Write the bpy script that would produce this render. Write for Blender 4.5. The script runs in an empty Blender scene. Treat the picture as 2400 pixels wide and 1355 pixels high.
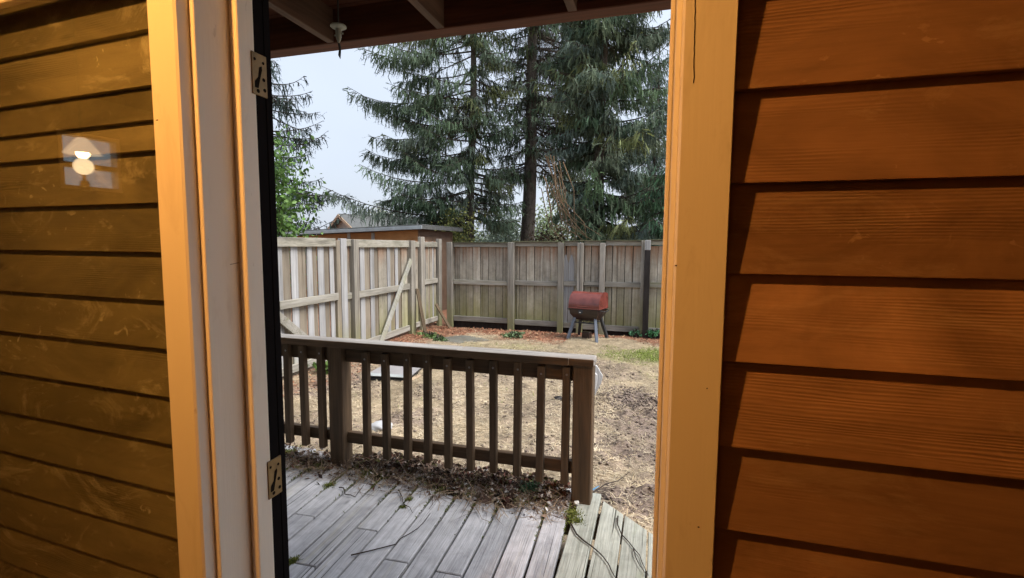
import bpy, bmesh, math, random
import numpy as np
from mathutils import Vector, Matrix
random.seed(7); rng = np.random.default_rng(7)
PI = math.pi; R = math.radians
sc = bpy.context.scene
col = sc.collection

# ------------------------------------------------------------------ camera, sky, sun, exposure
EYE = 1.45                                    # deck boards are z = 0, the yard is z = -0.35
cam_d = bpy.data.cameras.new('camera'); cam = bpy.data.objects.new('camera', cam_d); col.objects.link(cam)
cam_d.sensor_width = 36.0; cam_d.sensor_fit = 'HORIZONTAL'; cam_d.lens = 17.25
cam_d.clip_start = 0.02; cam_d.clip_end = 2000
CAM_ROT = Matrix.Rotation(R(16.5), 3, 'Z') @ Matrix.Rotation(R(90 - 5.15), 3, 'X') @ Matrix.Rotation(R(0.37), 3, 'Z')
cam.location = (0, 0, EYE); cam.rotation_euler = CAM_ROT.to_euler()
sc.camera = cam

SUN_EL, SUN_AZ = 56, 92                       # soft light through thin cloud, from the right of the yard
w = bpy.data.worlds.new('World'); sc.world = w; w.use_nodes = True
nt = w.node_tree; nt.nodes.clear()
sky = nt.nodes.new('ShaderNodeTexSky'); sky.sky_type = 'NISHITA'; sky.sun_disc = False
sky.sun_elevation = R(SUN_EL); sky.sun_rotation = R(SUN_AZ); sky.dust_density = 4.0; sky.air_density = 1.0; sky.ozone_density = 1.0
mx = nt.nodes.new('ShaderNodeMix'); mx.data_type = 'RGBA'; mx.inputs[0].default_value = 0.8
mx.inputs[7].default_value = (4.05, 4.45, 5.1, 1)   # the even grey-white of the cloud deck, in the sky texture's units
bg = nt.nodes.new('ShaderNodeBackground'); bg.inputs[1].default_value = 0.1
wo = nt.nodes.new('ShaderNodeOutputWorld')
tcw = nt.nodes.new('ShaderNodeTexCoord'); cn = nt.nodes.new('ShaderNodeTexNoise'); cn.inputs['Scale'].default_value = 1.7; cn.inputs['Detail'].default_value = 4
cr_ = nt.nodes.new('ShaderNodeMapRange'); cr_.inputs[1].default_value = .3; cr_.inputs[2].default_value = .7; cr_.inputs[3].default_value = .90; cr_.inputs[4].default_value = 1.08   # faint unevenness of the cloud deck
cm_ = nt.nodes.new('ShaderNodeMix'); cm_.data_type = 'RGBA'; cm_.blend_type = 'MULTIPLY'; cm_.inputs[0].default_value = 1.0
nt.links.new(tcw.outputs['Generated'], cn.inputs['Vector']); nt.links.new(cn.outputs[0], cr_.inputs[0]); nt.links.new(mx.outputs[2], cm_.inputs[6]); nt.links.new(cr_.outputs[0], cm_.inputs[7])
nt.links.new(sky.outputs[0], mx.inputs[6]); nt.links.new(cm_.outputs[2], bg.inputs[0]); nt.links.new(bg.outputs[0], wo.inputs[0])
sun_d = bpy.data.lights.new('sun', 'SUN'); sun_d.energy = 2.7; sun_d.angle = R(34); sun_d.color = (1, .96, .9)
sun = bpy.data.objects.new('sun', sun_d); col.objects.link(sun)
sun.rotation_euler = Vector((math.sin(R(SUN_AZ))*math.cos(R(SUN_EL)), math.cos(R(SUN_AZ))*math.cos(R(SUN_EL)), math.sin(R(SUN_EL)))).to_track_quat('Z', 'Y').to_euler()
sc.view_settings.view_transform = 'Standard'; sc.view_settings.look = 'None'
sc.view_settings.exposure = 1.12; sc.view_settings.gamma = 1.0; sc.view_settings.use_curve_mapping = False
sc.render.engine = 'CYCLES'
sc.cycles.use_denoising = True
sc.cycles.max_bounces = 5; sc.cycles.diffuse_bounces = 2; sc.cycles.transparent_max_bounces = 16
sc.cycles.use_adaptive_sampling = True; sc.cycles.adaptive_threshold = .03
sc.cycles.sample_clamp_indirect = 6.0

# ------------------------------------------------------------------ helpers
def at_z(px, py, z):                          # point of the plane z under a direction (site survey helper)
    d = CAM_ROT @ Vector(((px - 1200) / 1150, -(py - 677.5) / 1150, -1)); t = (z - EYE) / d.z
    return Vector((d.x * t, d.y * t, z))
def at_y(px, py, y):
    d = CAM_ROT @ Vector(((px - 1200) / 1150, -(py - 677.5) / 1150, -1)); t = y / d.y
    return Vector((d.x * t, y, EYE + d.z * t))

def tag(o, label=None, cat=None, group=None, kind=None):
    if label: o['label'] = label
    if cat: o['category'] = cat
    if group: o['group'] = group
    if kind: o['kind'] = kind
    return o
def empty(name, loc=(0, 0, 0), rz=0, label=None, cat=None, group=None):
    o = bpy.data.objects.new(name, None); col.objects.link(o); o.empty_display_size = .1
    o.location = loc; o.rotation_euler = (0, 0, rz)
    return tag(o, label, cat, group)
def link(name, me, mat, parent=None, loc=(0, 0, 0), rot=(0, 0, 0), scale=(1, 1, 1)):
    o = bpy.data.objects.new(name, me); col.objects.link(o)
    if mat is not None and len(me.materials) == 0: me.materials.append(mat)
    o.parent = parent; o.location = loc; o.rotation_euler = rot; o.scale = scale
    return o

class MB:
    def __init__(s): s.v = []; s.f = []
    def add(s, vs, fs):
        n = len(s.v); s.v += [tuple(v) for v in vs]; s.f += [tuple(i + n for i in f) for f in fs]; return s
    def box(s, x0, x1, y0, y1, z0, z1):
        return s.add([(x0,y0,z0),(x1,y0,z0),(x1,y1,z0),(x0,y1,z0),(x0,y0,z1),(x1,y0,z1),(x1,y1,z1),(x0,y1,z1)],
              [(0,3,2,1),(4,5,6,7),(0,1,5,4),(1,2,6,5),(2,3,7,6),(3,0,4,7)])
    def prism(s, poly, a0, a1, axis='X'):      # poly in the other two axes, in order
        n = len(poly)
        def P(a, p): return {'X': (a, p[0], p[1]), 'Y': (p[0], a, p[1]), 'Z': (p[0], p[1], a)}[axis]
        return s.add([P(a0, p) for p in poly] + [P(a1, p) for p in poly],
              [tuple(range(n))[::-1], tuple(range(n, 2*n))] + [(i, (i+1) % n, n + (i+1) % n, n + i) for i in range(n)])
    def tube(s, pts, rad, n=6, cap=True):
        pts = [Vector(p) for p in pts]; m = len(pts)
        if not hasattr(rad, '__len__'): rad = [rad] * m
        vs = []; ref = Vector((.31, .17, .93)).normalized()
        for i, p in enumerate(pts):
            t = (pts[min(i+1, m-1)] - pts[max(i-1, 0)]).normalized()
            u = t.cross(ref); u = u.normalized() if u.length > 1e-4 else Vector((1, 0, 0)); v_ = t.cross(u)
            for k in range(n):
                a = 2*PI*k/n; vs.append(p + (u*math.cos(a) + v_*math.sin(a))*rad[i])
        fs = [(i*n+k, i*n+(k+1) % n, (i+1)*n+(k+1) % n, (i+1)*n+k) for i in range(m-1) for k in range(n)]
        if cap: fs += [tuple(range(n))[::-1], tuple(range((m-1)*n, m*n))]
        return s.add(vs, fs)
    def lathe(s, prof, n=20, c=(0, 0, 0)):     # prof: (r, z)
        vs = []
        for r, z in prof:
            for k in range(n): vs.append((c[0]+r*math.cos(2*PI*k/n), c[1]+r*math.sin(2*PI*k/n), c[2]+z))
        m = len(prof)
        return s.add(vs, [(i*n+k, i*n+(k+1) % n, (i+1)*n+(k+1) % n, (i+1)*n+k) for i in range(m-1) for k in range(n)])
    def mesh(s, name, bevel=0, smooth=False, seg=1):
        me = bpy.data.meshes.new(name); me.from_pydata(s.v, [], s.f); me.update()
        bm = bmesh.new(); bm.from_mesh(me); bmesh.ops.recalc_face_normals(bm, faces=bm.faces)
        if bevel: bmesh.ops.bevel(bm, geom=list(bm.edges), offset=bevel, segments=seg, profile=.6, affect='EDGES', clamp_overlap=True)
        if smooth:
            for f in bm.faces: f.smooth = True
        bm.to_mesh(me); bm.free()
        if smooth: me.set_sharp_from_angle(angle=R(38))
        return me
    def build(s, name, mat, parent=None, bevel=0, smooth=False, loc=(0, 0, 0), rot=(0, 0, 0), seg=1):
        return link(name, s.mesh(name, bevel, smooth, seg), mat, parent, loc, rot)

def np_mesh(name, V, F, C=None, smooth=False):  # V (n,3), F (m,3) triangles, C (n,3) colours
    me = bpy.data.meshes.new(name); n, m = len(V), len(F)
    me.vertices.add(n); me.vertices.foreach_set('co', np.asarray(V, np.float32).ravel())
    me.loops.add(3*m); me.loops.foreach_set('vertex_index', np.asarray(F, np.int32).ravel())
    me.polygons.add(m); me.polygons.foreach_set('loop_start', np.arange(0, 3*m, 3, dtype=np.int32))
    me.polygons.foreach_set('loop_total', np.full(m, 3, np.int32))
    if smooth: me.polygons.foreach_set('use_smooth', np.ones(m, bool))
    if C is not None:
        a = me.color_attributes.new('Col', 'FLOAT_COLOR', 'POINT')
        a.data.foreach_set('color', np.concatenate([np.asarray(C, np.float32), np.ones((n, 1), np.float32)], 1).ravel())
    me.update(calc_edges=True); me.validate(); return me

def vnoise(x, y, seed=0):                      # smooth value noise, numpy
    x = np.asarray(x, float); y = np.asarray(y, float)
    xi, yi = np.floor(x).astype(int), np.floor(y).astype(int); fx, fy = x-xi, y-yi
    fx = fx*fx*(3-2*fx); fy = fy*fy*(3-2*fy)
    def h(a, b):
        v = np.sin(a*127.1 + b*311.7 + seed*74.7)*43758.5453; return v - np.floor(v)
    return (h(xi, yi)*(1-fx)+h(xi+1, yi)*fx)*(1-fy) + (h(xi, yi+1)*(1-fx)+h(xi+1, yi+1)*fx)*fy
def fbm(x, y, seed=0, o=4):
    return sum(vnoise(np.asarray(x)*2**i, np.asarray(y)*2**i, seed+i)*.5**i for i in range(o))/(2-.5**(o-1))

# ------------------------------------------------------------------ materials
class NT:
    def __init__(s, name):
        s.m = bpy.data.materials.new(name); s.m.use_nodes = True; s.t = s.m.node_tree; s.t.nodes.clear()
        s.out = s.n('ShaderNodeOutputMaterial'); s.b = s.n('ShaderNodeBsdfPrincipled'); s.l(s.b.outputs[0], s.out.inputs[0])
    def n(s, t, **k):
        x = s.t.nodes.new(t)
        for a, v in k.items(): setattr(x, a, v)
        return x
    def l(s, a, b): s.t.links.new(a, b)
    def coords(s, scale, rnd=True, what='Object'):
        tc = s.n('ShaderNodeTexCoord'); v = tc.outputs[what]
        if rnd:
            oi = s.n('ShaderNodeObjectInfo'); mu = s.n('ShaderNodeMath', operation='MULTIPLY'); mu.inputs[1].default_value = 53.7
            s.l(oi.outputs['Random'], mu.inputs[0]); ad = s.n('ShaderNodeVectorMath', operation='ADD')
            s.l(v, ad.inputs[0]); s.l(mu.outputs[0], ad.inputs[1]); v = ad.outputs[0]
        mp = s.n('ShaderNodeMapping'); mp.inputs['Scale'].default_value = scale; s.l(v, mp.inputs[0]); return mp.outputs[0]
    def noise(s, vec, scale=1, detail=5, rough=.55, dist=0):
        x = s.n('ShaderNodeTexNoise'); x.inputs['Scale'].default_value = scale; x.inputs['Detail'].default_value = detail
        x.inputs['Roughness'].default_value = rough; x.inputs['Distortion'].default_value = dist; s.l(vec, x.inputs['Vector']); return x.outputs[0]
    def ramp(s, fac, stops, interp='LINEAR'):
        x = s.n('ShaderNodeValToRGB'); cr = x.color_ramp; cr.interpolation = interp
        while len(cr.elements) < len(stops): cr.elements.new(.5)
        for e, (p, c) in zip(cr.elements, stops):
            e.position = p; e.color = (*c, 1) if hasattr(c, '__len__') else (c, c, c, 1)
        s.l(fac, x.inputs[0]); return x.outputs[0]
    def mix(s, fac, a, b, mode='MIX'):
        x = s.n('ShaderNodeMix', data_type='RGBA', blend_type=mode)
        for i, v in ((0, fac), (6, a), (7, b)):
            if hasattr(v, 'links'): s.l(v, x.inputs[i])
            elif hasattr(v, '__len__'): x.inputs[i].default_value = (*v, 1)
            else: x.inputs[i].default_value = v if i == 0 else (v, v, v, 1)
        return x.outputs[2]
    def math(s, op, a, b=None, clamp=False):
        x = s.n('ShaderNodeMath', operation=op, use_clamp=clamp)
        for i, v in ((0, a), (1, b)):
            if v is None: continue
            if hasattr(v, 'links'): s.l(v, x.inputs[i])
            else: x.inputs[i].default_value = v
        return x.outputs[0]
    def bump(s, h, strength=.3, dist=.01):
        x = s.n('ShaderNodeBump'); x.inputs['Strength'].default_value = strength; x.inputs['Distance'].default_value = dist
        s.l(h, x.inputs['Height']); s.l(x.outputs[0], s.b.inputs['Normal'])
    def done(s, colr, rough=.7, spec=.3, metal=0):
        if hasattr(colr, 'links'): s.l(colr, s.b.inputs['Base Color'])
        else: s.b.inputs['Base Color'].default_value = (*colr, 1)
        if hasattr(rough, 'links'): s.l(rough, s.b.inputs['Roughness'])
        else: s.b.inputs['Roughness'].default_value = rough
        s.b.inputs['Specular IOR Level'].default_value = spec; s.b.inputs['Metallic'].default_value = metal
        return s.m
    def rand_tint(s, c, lo, hi):
        oi = s.n('ShaderNodeObjectInfo'); mr = s.n('ShaderNodeMapRange'); mr.inputs[3].default_value = lo; mr.inputs[4].default_value = hi
        s.l(oi.outputs['Random'], mr.inputs[0])
        return s.mix(1.0, c, mr.outputs[0], 'MULTIPLY')
    def sep(s, what='Object'):
        tc = s.n('ShaderNodeTexCoord'); x = s.n('ShaderNodeSeparateXYZ'); s.l(tc.outputs[what], x.inputs[0]); return x.outputs

def wood(name, c_dark, c_mid, c_light, axis=0, along=1.2, across=16, rough=.75, bump=.35, cracks=0, crack_c=(.02, .017, .014),
         tint=(.85, 1.15), algae=None, streak=None, worn=None, spec=.25, fk=.55, knots=0):
    m = NT(name)
    sc_ = [across]*3; sc_[axis] = along
    sf = [across*5]*3; sf[axis] = along*2.5
    big = m.noise(m.coords(sc_), 1, 4, .6, .6)
    fine = m.noise(m.coords(sf), 1, 3, .6, .2)
    c = m.ramp(big, [(.25, c_dark), (.5, c_mid), (.75, c_light)])
    c = m.mix(fk, c, m.ramp(fine, [(.3, .45), (.6, 1.0), (.8, 1.15)]), 'MULTIPLY')
    blot = m.noise(m.coords((2.5, 2.5, 2.5)), 1, 3, .5)
    c = m.mix(.5 if not knots else .8, c, m.ramp(blot, [(.3, .7), (.7, 1.15)]), 'MULTIPLY')
    if knots:
        b2 = m.noise(m.coords((11, 11, 11)), 1, 5, .65, .6); c = m.mix(.55, c, m.ramp(b2, [(.32, .62), (.55, 1.0), (.72, 1.12)]), 'MULTIPLY')
    if worn:
        wn = m.noise(m.coords([v*.35 for v in sc_]), 1, 6, .65, 1.0)
        c = m.mix(m.ramp(wn, [(.58, 0), (.72, .75)]), c, worn)
    if knots:
        sv = [5.0]*3; sv[axis] = 2.2
        vo = m.n('ShaderNodeTexVoronoi', feature='F1'); vo.inputs['Scale'].default_value = 1.0; m.l(m.coords(sv), vo.inputs['Vector'])
        c = m.mix(m.ramp(vo.outputs['Distance'], [(.03, knots), (.085, 0)]), c, [.3*t for t in c_mid])
    if cracks:
        sk = [across*3.2]*3; sk[axis] = min(along, 1.2)*.5
        ck = m.noise(m.coords(sk), 1, 2, .5, .4)
        c = m.mix(m.ramp(ck, [(.70 - cracks*.08, 0), (.73 - cracks*.08, .9)]), c, crack_c)
    z = None
    if algae or streak: z = m.sep()[2]
    if algae:                                   # green film growing up from the wet foot of the boards: (colour, z0, z1)
        n2 = m.noise(m.coords((3, 3, 1.5)), 1, 3, .5)
        g = m.math('ADD', z, m.math('MULTIPLY', m.math('SUBTRACT', n2, .5), 1.1))
        mr = m.n('ShaderNodeMapRange'); mr.inputs[1].default_value = algae[2]; mr.inputs[2].default_value = algae[1]; m.l(g, mr.inputs[0])
        c = m.mix(m.math('MULTIPLY', mr.outputs[0], .75), c, algae[0])
    if streak:                                  # rusty tannin runs from the top: (colour, z0, z1)
        n3 = m.noise(m.coords((22, 22, .6)), 1, 3, .6)
        g = m.math('ADD', z, m.math('MULTIPLY', m.math('SUBTRACT', n3, .5), 1.0))
        mr = m.n('ShaderNodeMapRange'); mr.inputs[1].default_value = streak[1]; mr.inputs[2].default_value = streak[2]; m.l(g, mr.inputs[0])
        c = m.mix(m.math('MULTIPLY', mr.outputs[0], .8), c, streak[0])
    c = m.rand_tint(c, *tint)
    m.bump(m.math('ADD', m.math('MULTIPLY', big, .5), fine), bump, .004)
    return m.done(c, rough, spec)

def plain(name, c, rough=.6, spec=.3, metal=0, var=.25, scale=8, bump=0):
    m = NT(name); n = m.noise(m.coords((scale,)*3), 1, 5, .6)
    cc = m.mix(1.0, c, m.ramp(n, [(.3, 1-var), (.7, 1+var*.5)]), 'MULTIPLY')
    if bump: m.bump(m.noise(m.coords((scale*6,)*3), 1, 4, .6), bump, .003)
    return m.done(cc, rough, spec, metal)
def attr_mat(name, rough=.7, spec=.2, trans=0):
    m = NT(name); a = m.n('ShaderNodeAttribute', attribute_name='Col')
    m.done(a.outputs['Color'], rough, spec)
    if trans:
        tr = m.n('ShaderNodeBsdfTranslucent'); m.l(a.outputs['Color'], tr.inputs[0])
        ms = m.n('ShaderNodeMixShader'); ms.inputs[0].default_value = trans
        m.l(m.b.outputs[0], ms.inputs[1]); m.l(tr.outputs[0], ms.inputs[2]); m.l(ms.outputs[0], m.out.inputs[0])
    return m.m
def emit(name, c, s):
    m = bpy.data.materials.new(name); m.use_nodes = True; t = m.node_tree; t.nodes.clear()
    e = t.nodes.new('ShaderNodeEmission'); e.inputs[0].default_value = (*c, 1); e.inputs[1].default_value = s
    o = t.nodes.new('ShaderNodeOutputMaterial'); t.links.new(e.outputs[0], o.inputs[0]); return m

def paint_mat():
    m = NT('cream_trim_paint')
    n = m.noise(m.coords((3, 3, .6), False), 1, 4, .5)
    c = m.ramp(n, [(.3, (.74, .68, .60)), (.7, (.82, .77, .69))])
    d = m.noise(m.coords((60, 60, 22), False), 1, 3, .5)
    c = m.mix(m.ramp(d, [(.70, 0), (.76, .35)]), c, (.30, .24, .18))
    sm = m.noise(m.coords((9, 9, 3.2), False), 1, 5, .65, 1.0)                                   # hand smudges and grime
    c = m.mix(m.ramp(sm, [(.58, 0), (.78, .38)]), c, (.42, .34, .25))
    ch = m.noise(m.coords((45, 45, 30), False), 1, 4, .7, .5)                                     # small chips in the paint
    c = m.mix(m.ramp(ch, [(.735, 0), (.75, .7)]), c, (.30, .20, .12))
    br = m.noise(m.coords((220, 220, 5), False), 1, 3, .6)                                        # brush strokes along the board
    m.bump(m.math('ADD', m.math('MULTIPLY', br, .6), m.math('ADD', m.noise(m.coords((25, 25, 8), False), 1, 4, .6), m.math('MULTIPLY', m.ramp(ch, [(.735, 1), (.75, 0)]), .6))), .22, .003)
    return m.done(c, m.ramp(sm, [(.3, .36), (.7, .55)]), .35)
def siding_mat(name, tint, worn):
    m = NT(name)
    v = m.coords((1.6, 30, 30)); big = m.noise(v, 1, 3, .5, 1.4)
    wv = m.n('ShaderNodeTexWave', wave_type='BANDS', bands_direction='Z'); wv.inputs['Scale'].default_value = 2.6
    wv.inputs['Distortion'].default_value = 16; wv.inputs['Detail'].default_value = 3; wv.inputs['Detail Scale'].default_value = .45
    m.l(m.coords((1.9, 9, 24)), wv.inputs['Vector'])
    area = m.noise(m.coords((2.2, 3, 9)), 1, 2, .5)               # grain is raised in places, worn smooth in others
    g = m.math('MULTIPLY', wv.outputs['Fac'], m.ramp(area, [(.52, .02), (.68, 1.0)]))
    c = m.ramp(big, [(.2, [.86*t for t in tint]), (.5, tint), (.8, [1.08*t for t in tint])])
    c = m.mix(.5, c, m.ramp(g, [(0, 1.08), (.6, .9), (1, .45)]), 'MULTIPLY')
    bl = m.noise(m.coords((2.4, 3, 6)), 1, 5, .65, 1.2)
    c = m.mix(.95, c, m.ramp(bl, [(.30, .60), (.5, .97), (.70, 1.35)]), 'MULTIPLY')
    vo = m.n('ShaderNodeTexVoronoi', feature='F1'); vo.inputs['Scale'].default_value = 1.0; m.l(m.coords((1.9, 4, 5.5)), vo.inputs['Vector'])     # knots
    c = m.mix(m.ramp(vo.outputs['Distance'], [(.045, .8), (.09, 0)]), c, [.35*t for t in tint])
    wn = m.noise(m.coords((4.0, 8, 9)), 1, 8, .72, 1.6)
    c = m.mix(m.ramp(wn, [(.545, 0), (.67, worn[1])]), c, worn[0])
    sp = m.noise(m.coords((26, 60, 34)), 1, 3, .6, .8); sa = m.noise(m.coords((2.2, 5, 5)), 1, 3, .5)      # scratches down to raw wood, in clusters
    c = m.mix(m.math('MULTIPLY', m.ramp(sp, [(.64, 0), (.69, 1)]), m.ramp(sa, [(.54, 0), (.62, worn[1])])), c, [min(.8, v*1.35) for v in worn[0]])
    c = m.rand_tint(c, .70, 1.18)
    fine = m.noise(m.coords((14, 160, 160)), 1, 3, .6)
    m.bump(m.math('ADD', m.math('MULTIPLY', g, .55), m.math('MULTIPLY', fine, .35)), .5, .003)
    return m.done(c, m.ramp(bl, [(.3, .32), (.7, .62)]), .4)

M = {}
M['paint'] = paint_mat()
M['siding'] = siding_mat('red_brown_siding', (.335, .185, .105), ((.50, .33, .21), .45))
M['siding_old'] = siding_mat('olive_brown_siding', (.29, .245, .15), ((.62, .55, .40), .85))
M['black_trim'] = plain('black_exterior_trim', (.006, .005, .006), .85, .08)
M['brass'] = plain('brass', (.26, .18, .085), .5, .3, .4, .3, 30)
M['hole'] = plain('dark_hole', (.01, .008, .006), .9, .1)
M['deck'] = wood('grey_deck_wood', (.38, .385, .42), (.53, .535, .575), (.63, .635, .675), 1, 2.2, 30, .8, .7, .5, tint=(.82, 1.1), worn=(.45, .43, .36), fk=.4, knots=.7)
M['deck_green'] = wood('green_tinged_deck_wood', (.34, .36, .31), (.46, .48, .43), (.56, .58, .53), 1, 2.0, 30, .8, .7, .6, tint=(.88, 1.1), worn=(.30, .34, .20), fk=.5, knots=.6)
M['rail_wood'] = wood('brown_stained_rail', (.065, .047, .031), (.125, .083, .051), (.165, .108, .064), 2, 1.5, 20, .6, .3, 0, tint=(.8, 1.2))
M['rail_long'] = wood('brown_stained_rail_long', (.065, .047, .031), (.125, .081, .049), (.165, .106, .062), 0, 1.5, 20, .6, .3, 0, tint=(.9, 1.1))
M['cap'] = wood('weathered_cap', (.22, .19, .165), (.40, .37, .345), (.52, .50, .475), 0, 1.1, 22, .7, .5, .35)
M['picket'] = wood('grey_fence_picket', (.29, .25, .20), (.44, .40, .335), (.54, .50, .435), 2, .8, 24, .85, .35, .15, fk=.35, knots=.6, tint=(.68, 1.18),
                   algae=((.26, .26, .075), .0, 1.05), streak=((.27, .125, .06), 1.40, 1.85))
M['pale_picket'] = wood('pale_fence_board', (.28, .275, .275), (.41, .41, .42), (.49, .49, .505), 2, .8, 24, .85, .35, .3, tint=(.80, 1.1), worn=(.19, .175, .15),
                   algae=((.30, .29, .15), -.4, .35))
M['brown_picket'] = wood('brown_fence_board', (.18, .145, .11), (.275, .235, .185), (.345, .305, .25), 2, .8, 24, .85, .35, .3, tint=(.70, 1.12), worn=(.10, .082, .058),
                   algae=((.26, .23, .09), -.3, .5))
M['post'] = wood('fence_post_wood', (.22, .195, .165), (.33, .305, .265), (.42, .395, .36), 2, 1.0, 10, .85, .35, .2, tint=(.85, 1.12),
                   algae=((.25, .25, .10), -.4, .4))
M['frail'] = wood('fence_rail_wood', (.22, .205, .165), (.34, .32, .28), (.42, .405, .37), 0, 1.0, 12, .85, .35, .3, tint=(.85, 1.1), worn=(.22, .23, .11))
M['dark_strip'] = plain('gap_dark_brown', (.05, .042, .03), .9, .1, 0, .3)  # dark brown that blackens the gaps between the fence pickets
M['mossy_cap'] = wood('mossy_dark_cap', (.06, .06, .04), (.10, .10, .06), (.15, .15, .09), 0, 1.0, 12, .9, .4)
M['stained_rail'] = wood('black_stained_rail', (.20, .19, .15), (.33, .31, .26), (.41, .39, .35), 0, 2.5, 9, .85, .35, .3, tint=(.85, 1.05), worn=(.075, .07, .055))
M['dark_post'] = wood('dark_wet_post', (.014, .012, .012), (.026, .022, .021), (.05, .042, .042), 2, 1.5, 9, .5, .4, .2)
M['roof_wood'] = wood('red_brown_porch_wood', (.060, .024, .015), (.115, .040, .022), (.16, .058, .030), 0, 1.2, 14, .6, .3, 0, tint=(.9, 1.1))
M['roof_wood_y'] = wood('red_brown_joist_wood', (.06, .036, .027), (.11, .066, .048), (.15, .09, .066), 1, 1.2, 14, .6, .3, 0, tint=(.9, 1.1))
M['white_plastic'] = plain('white_plastic', (.62, .62, .60), .4, .4, 0, .1)
M['grey_plastic'] = plain('dull_grey_plastic', (.30, .32, .29), .6, .3, 0, .15)  # even mid grey for the hanging fixture
M['red_enamel'] = plain('faded_red_enamel', (.17, .042, .033), .27, .6, 0, .4, 6)
M['black_enamel'] = plain('brown_black_enamel', (.030, .016, .014), .32, .5, 0, .4, 10)
M['grey_leg'] = plain('slate_grey_leg', (.13, .15, .19), .45, .4, 0, .2)
M['dark_leg'] = plain('dark_steel', (.035, .037, .042), .5, .4, 0, .3)
M['panel'] = plain('grey_sheet', (.28, .27, .28), .5, .4, 0, .15, 5)
M['black_rubber'] = plain('black_edge', (.015, .015, .016), .6, .3)
M['stone'] = plain('pale_stone', (.45, .46, .48), .8, .2, 0, .35, 9, .5)
M['slab'] = plain('wet_slab', (.14, .138, .12), .55, .3, 0, .3, 6, .4)
M['weathered'] = wood('bleached_timber', (.42, .42, .43), (.62, .62, .63), (.75, .75, .76), 2, 1.5, 26, .85, .6, .5)
M['leafy'] = attr_mat('foliage', .6, .25, .25)
M['needle'] = attr_mat('needles', .65, .2, .32)
M['dry'] = attr_mat('dry_stuff', .85, .1)
M['bark'] = wood('spruce_bark', (.045, .038, .032), (.095, .082, .070), (.16, .145, .125), 2, 9, 16, .9, 1.0, .3, tint=(.9, 1.1), worn=(.12, .125, .07))
M['limb'] = plain('limb_bark', (.06, .05, .042), .9, .1, 0, .3, 20)
M['shed_wall'] = plain('orange_brown_ply', (.36, .17, .062), .7, .3, 0, .2, 4)
M['shed_side'] = plain('darker_brown_ply', (.17, .11, .075), .7, .3, 0, .3, 4)  # side wall set to a darker brown than the front
M['fascia'] = plain('pale_blue_grey_fascia', (.33, .37, .40), .6, .3, 0, .2)
M['roofing'] = plain('grey_roofing', (.12, .125, .125), .8, .2, 0, .3, 12)
M['house_wall'] = plain('grey_house_siding', (.30, .28, .25), .7, .3, 0, .15)
M['tan_wood'] = plain('tan_barge_board', (.45, .33, .22), .7, .3, 0, .2)
M['glass_dark'] = plain('dark_window_glass', (.03, .035, .04), .1, .5)
M['plaster'] = plain('room_plaster', (.14, .09, .055), .8, .2, 0, .15, 3)
M['room_floor'] = wood('room_floor_wood', (.12, .08, .05), (.18, .12, .075), (.23, .16, .10), 0, 1.0, 12, .5, .2)
M['steel'] = plain('steel', (.35, .35, .36), .35, .5, .9, .2, 30)

def glass_mat():
    m = bpy.data.materials.new('window_glass'); m.use_nodes = True; t = m.node_tree; t.nodes.clear()
    o = t.nodes.new('ShaderNodeOutputMaterial'); g = t.nodes.new('ShaderNodeBsdfGlossy'); g.inputs['Roughness'].default_value = .004
    tr = t.nodes.new('ShaderNodeBsdfTransparent'); tr.inputs[0].default_value = (.93, .95, .93, 1)
    ge = t.nodes.new('ShaderNodeNewGeometry'); dt = t.nodes.new('ShaderNodeVectorMath'); dt.operation = 'DOT_PRODUCT'   # Schlick, the same from both sides of the thin pane
    t.links.new(ge.outputs['Normal'], dt.inputs[0]); t.links.new(ge.outputs['Incoming'], dt.inputs[1])
    def mth(op, a, b):
        x = t.nodes.new('ShaderNodeMath'); x.operation = op
        for i, v in ((0, a), (1, b)):
            if v is None: continue
            if hasattr(v, 'links'): t.links.new(v, x.inputs[i])
            else: x.inputs[i].default_value = v
        return x.outputs[0]
    fr = mth('ADD', mth('MULTIPLY', mth('POWER', mth('SUBTRACT', 1.0, mth('ABSOLUTE', dt.outputs['Value'], None)), 5.0), .88), .12)
    ms = t.nodes.new('ShaderNodeMixShader')
    t.links.new(fr, ms.inputs[0]); t.links.new(tr.outputs[0], ms.inputs[1]); t.links.new(g.outputs[0], ms.inputs[2]); t.links.new(ms.outputs[0], o.inputs[0])
    return m
M['glass'] = glass_mat()

# ------------------------------------------------------------------ the setting: yard
def soil_mask(x, y):
    """1 where bare soil shows, 0 where dry grass covers it."""
    s = np.zeros_like(x)
    def blob(cx, cy, rx, ry, a, k):
        n = fbm(x*2.2+k, y*2.2, int(k)+3, 3)
        return a*np.clip(1.35 - np.sqrt(((x-cx)/rx)**2 + ((y-cy)/ry)**2) + (n-.5)*1.3, 0, 1)
    for b in ((-.25, 5.75, .60, .55, 1, 1), (.15, 5.1, .75, .7, .95, 2), (-.05, 4.3, .9, .75, .95, 3), (-1.5, 5.0, .8, .5, .6, 12), (-2.0, 6.3, .8, .5, .55, 13), (-.9, 4.1, .7, .4, .7, 14), (.1, 3.4, .9, .45, 1, 4), (-.3, 3.4, .5, .3, 1, 5),
              (-2.5, 4.4, .55, .5, .9, 6), (-3.9, 5.4, .9, .9, .9, 7), (-1.0, 5.1, .4, .35, .6, 8), (-1.7, 3.7, .8, .3, .5, 10), (-3.2, 3.9, .8, .6, .7, 11)):
        s = np.maximum(s, blob(*b))
    s = np.maximum(s, .65*np.clip((fbm(x*1.1, y*1.1, 21, 4)-.56)*6, 0, 1))
    return np.clip(s, 0, 1)
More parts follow.
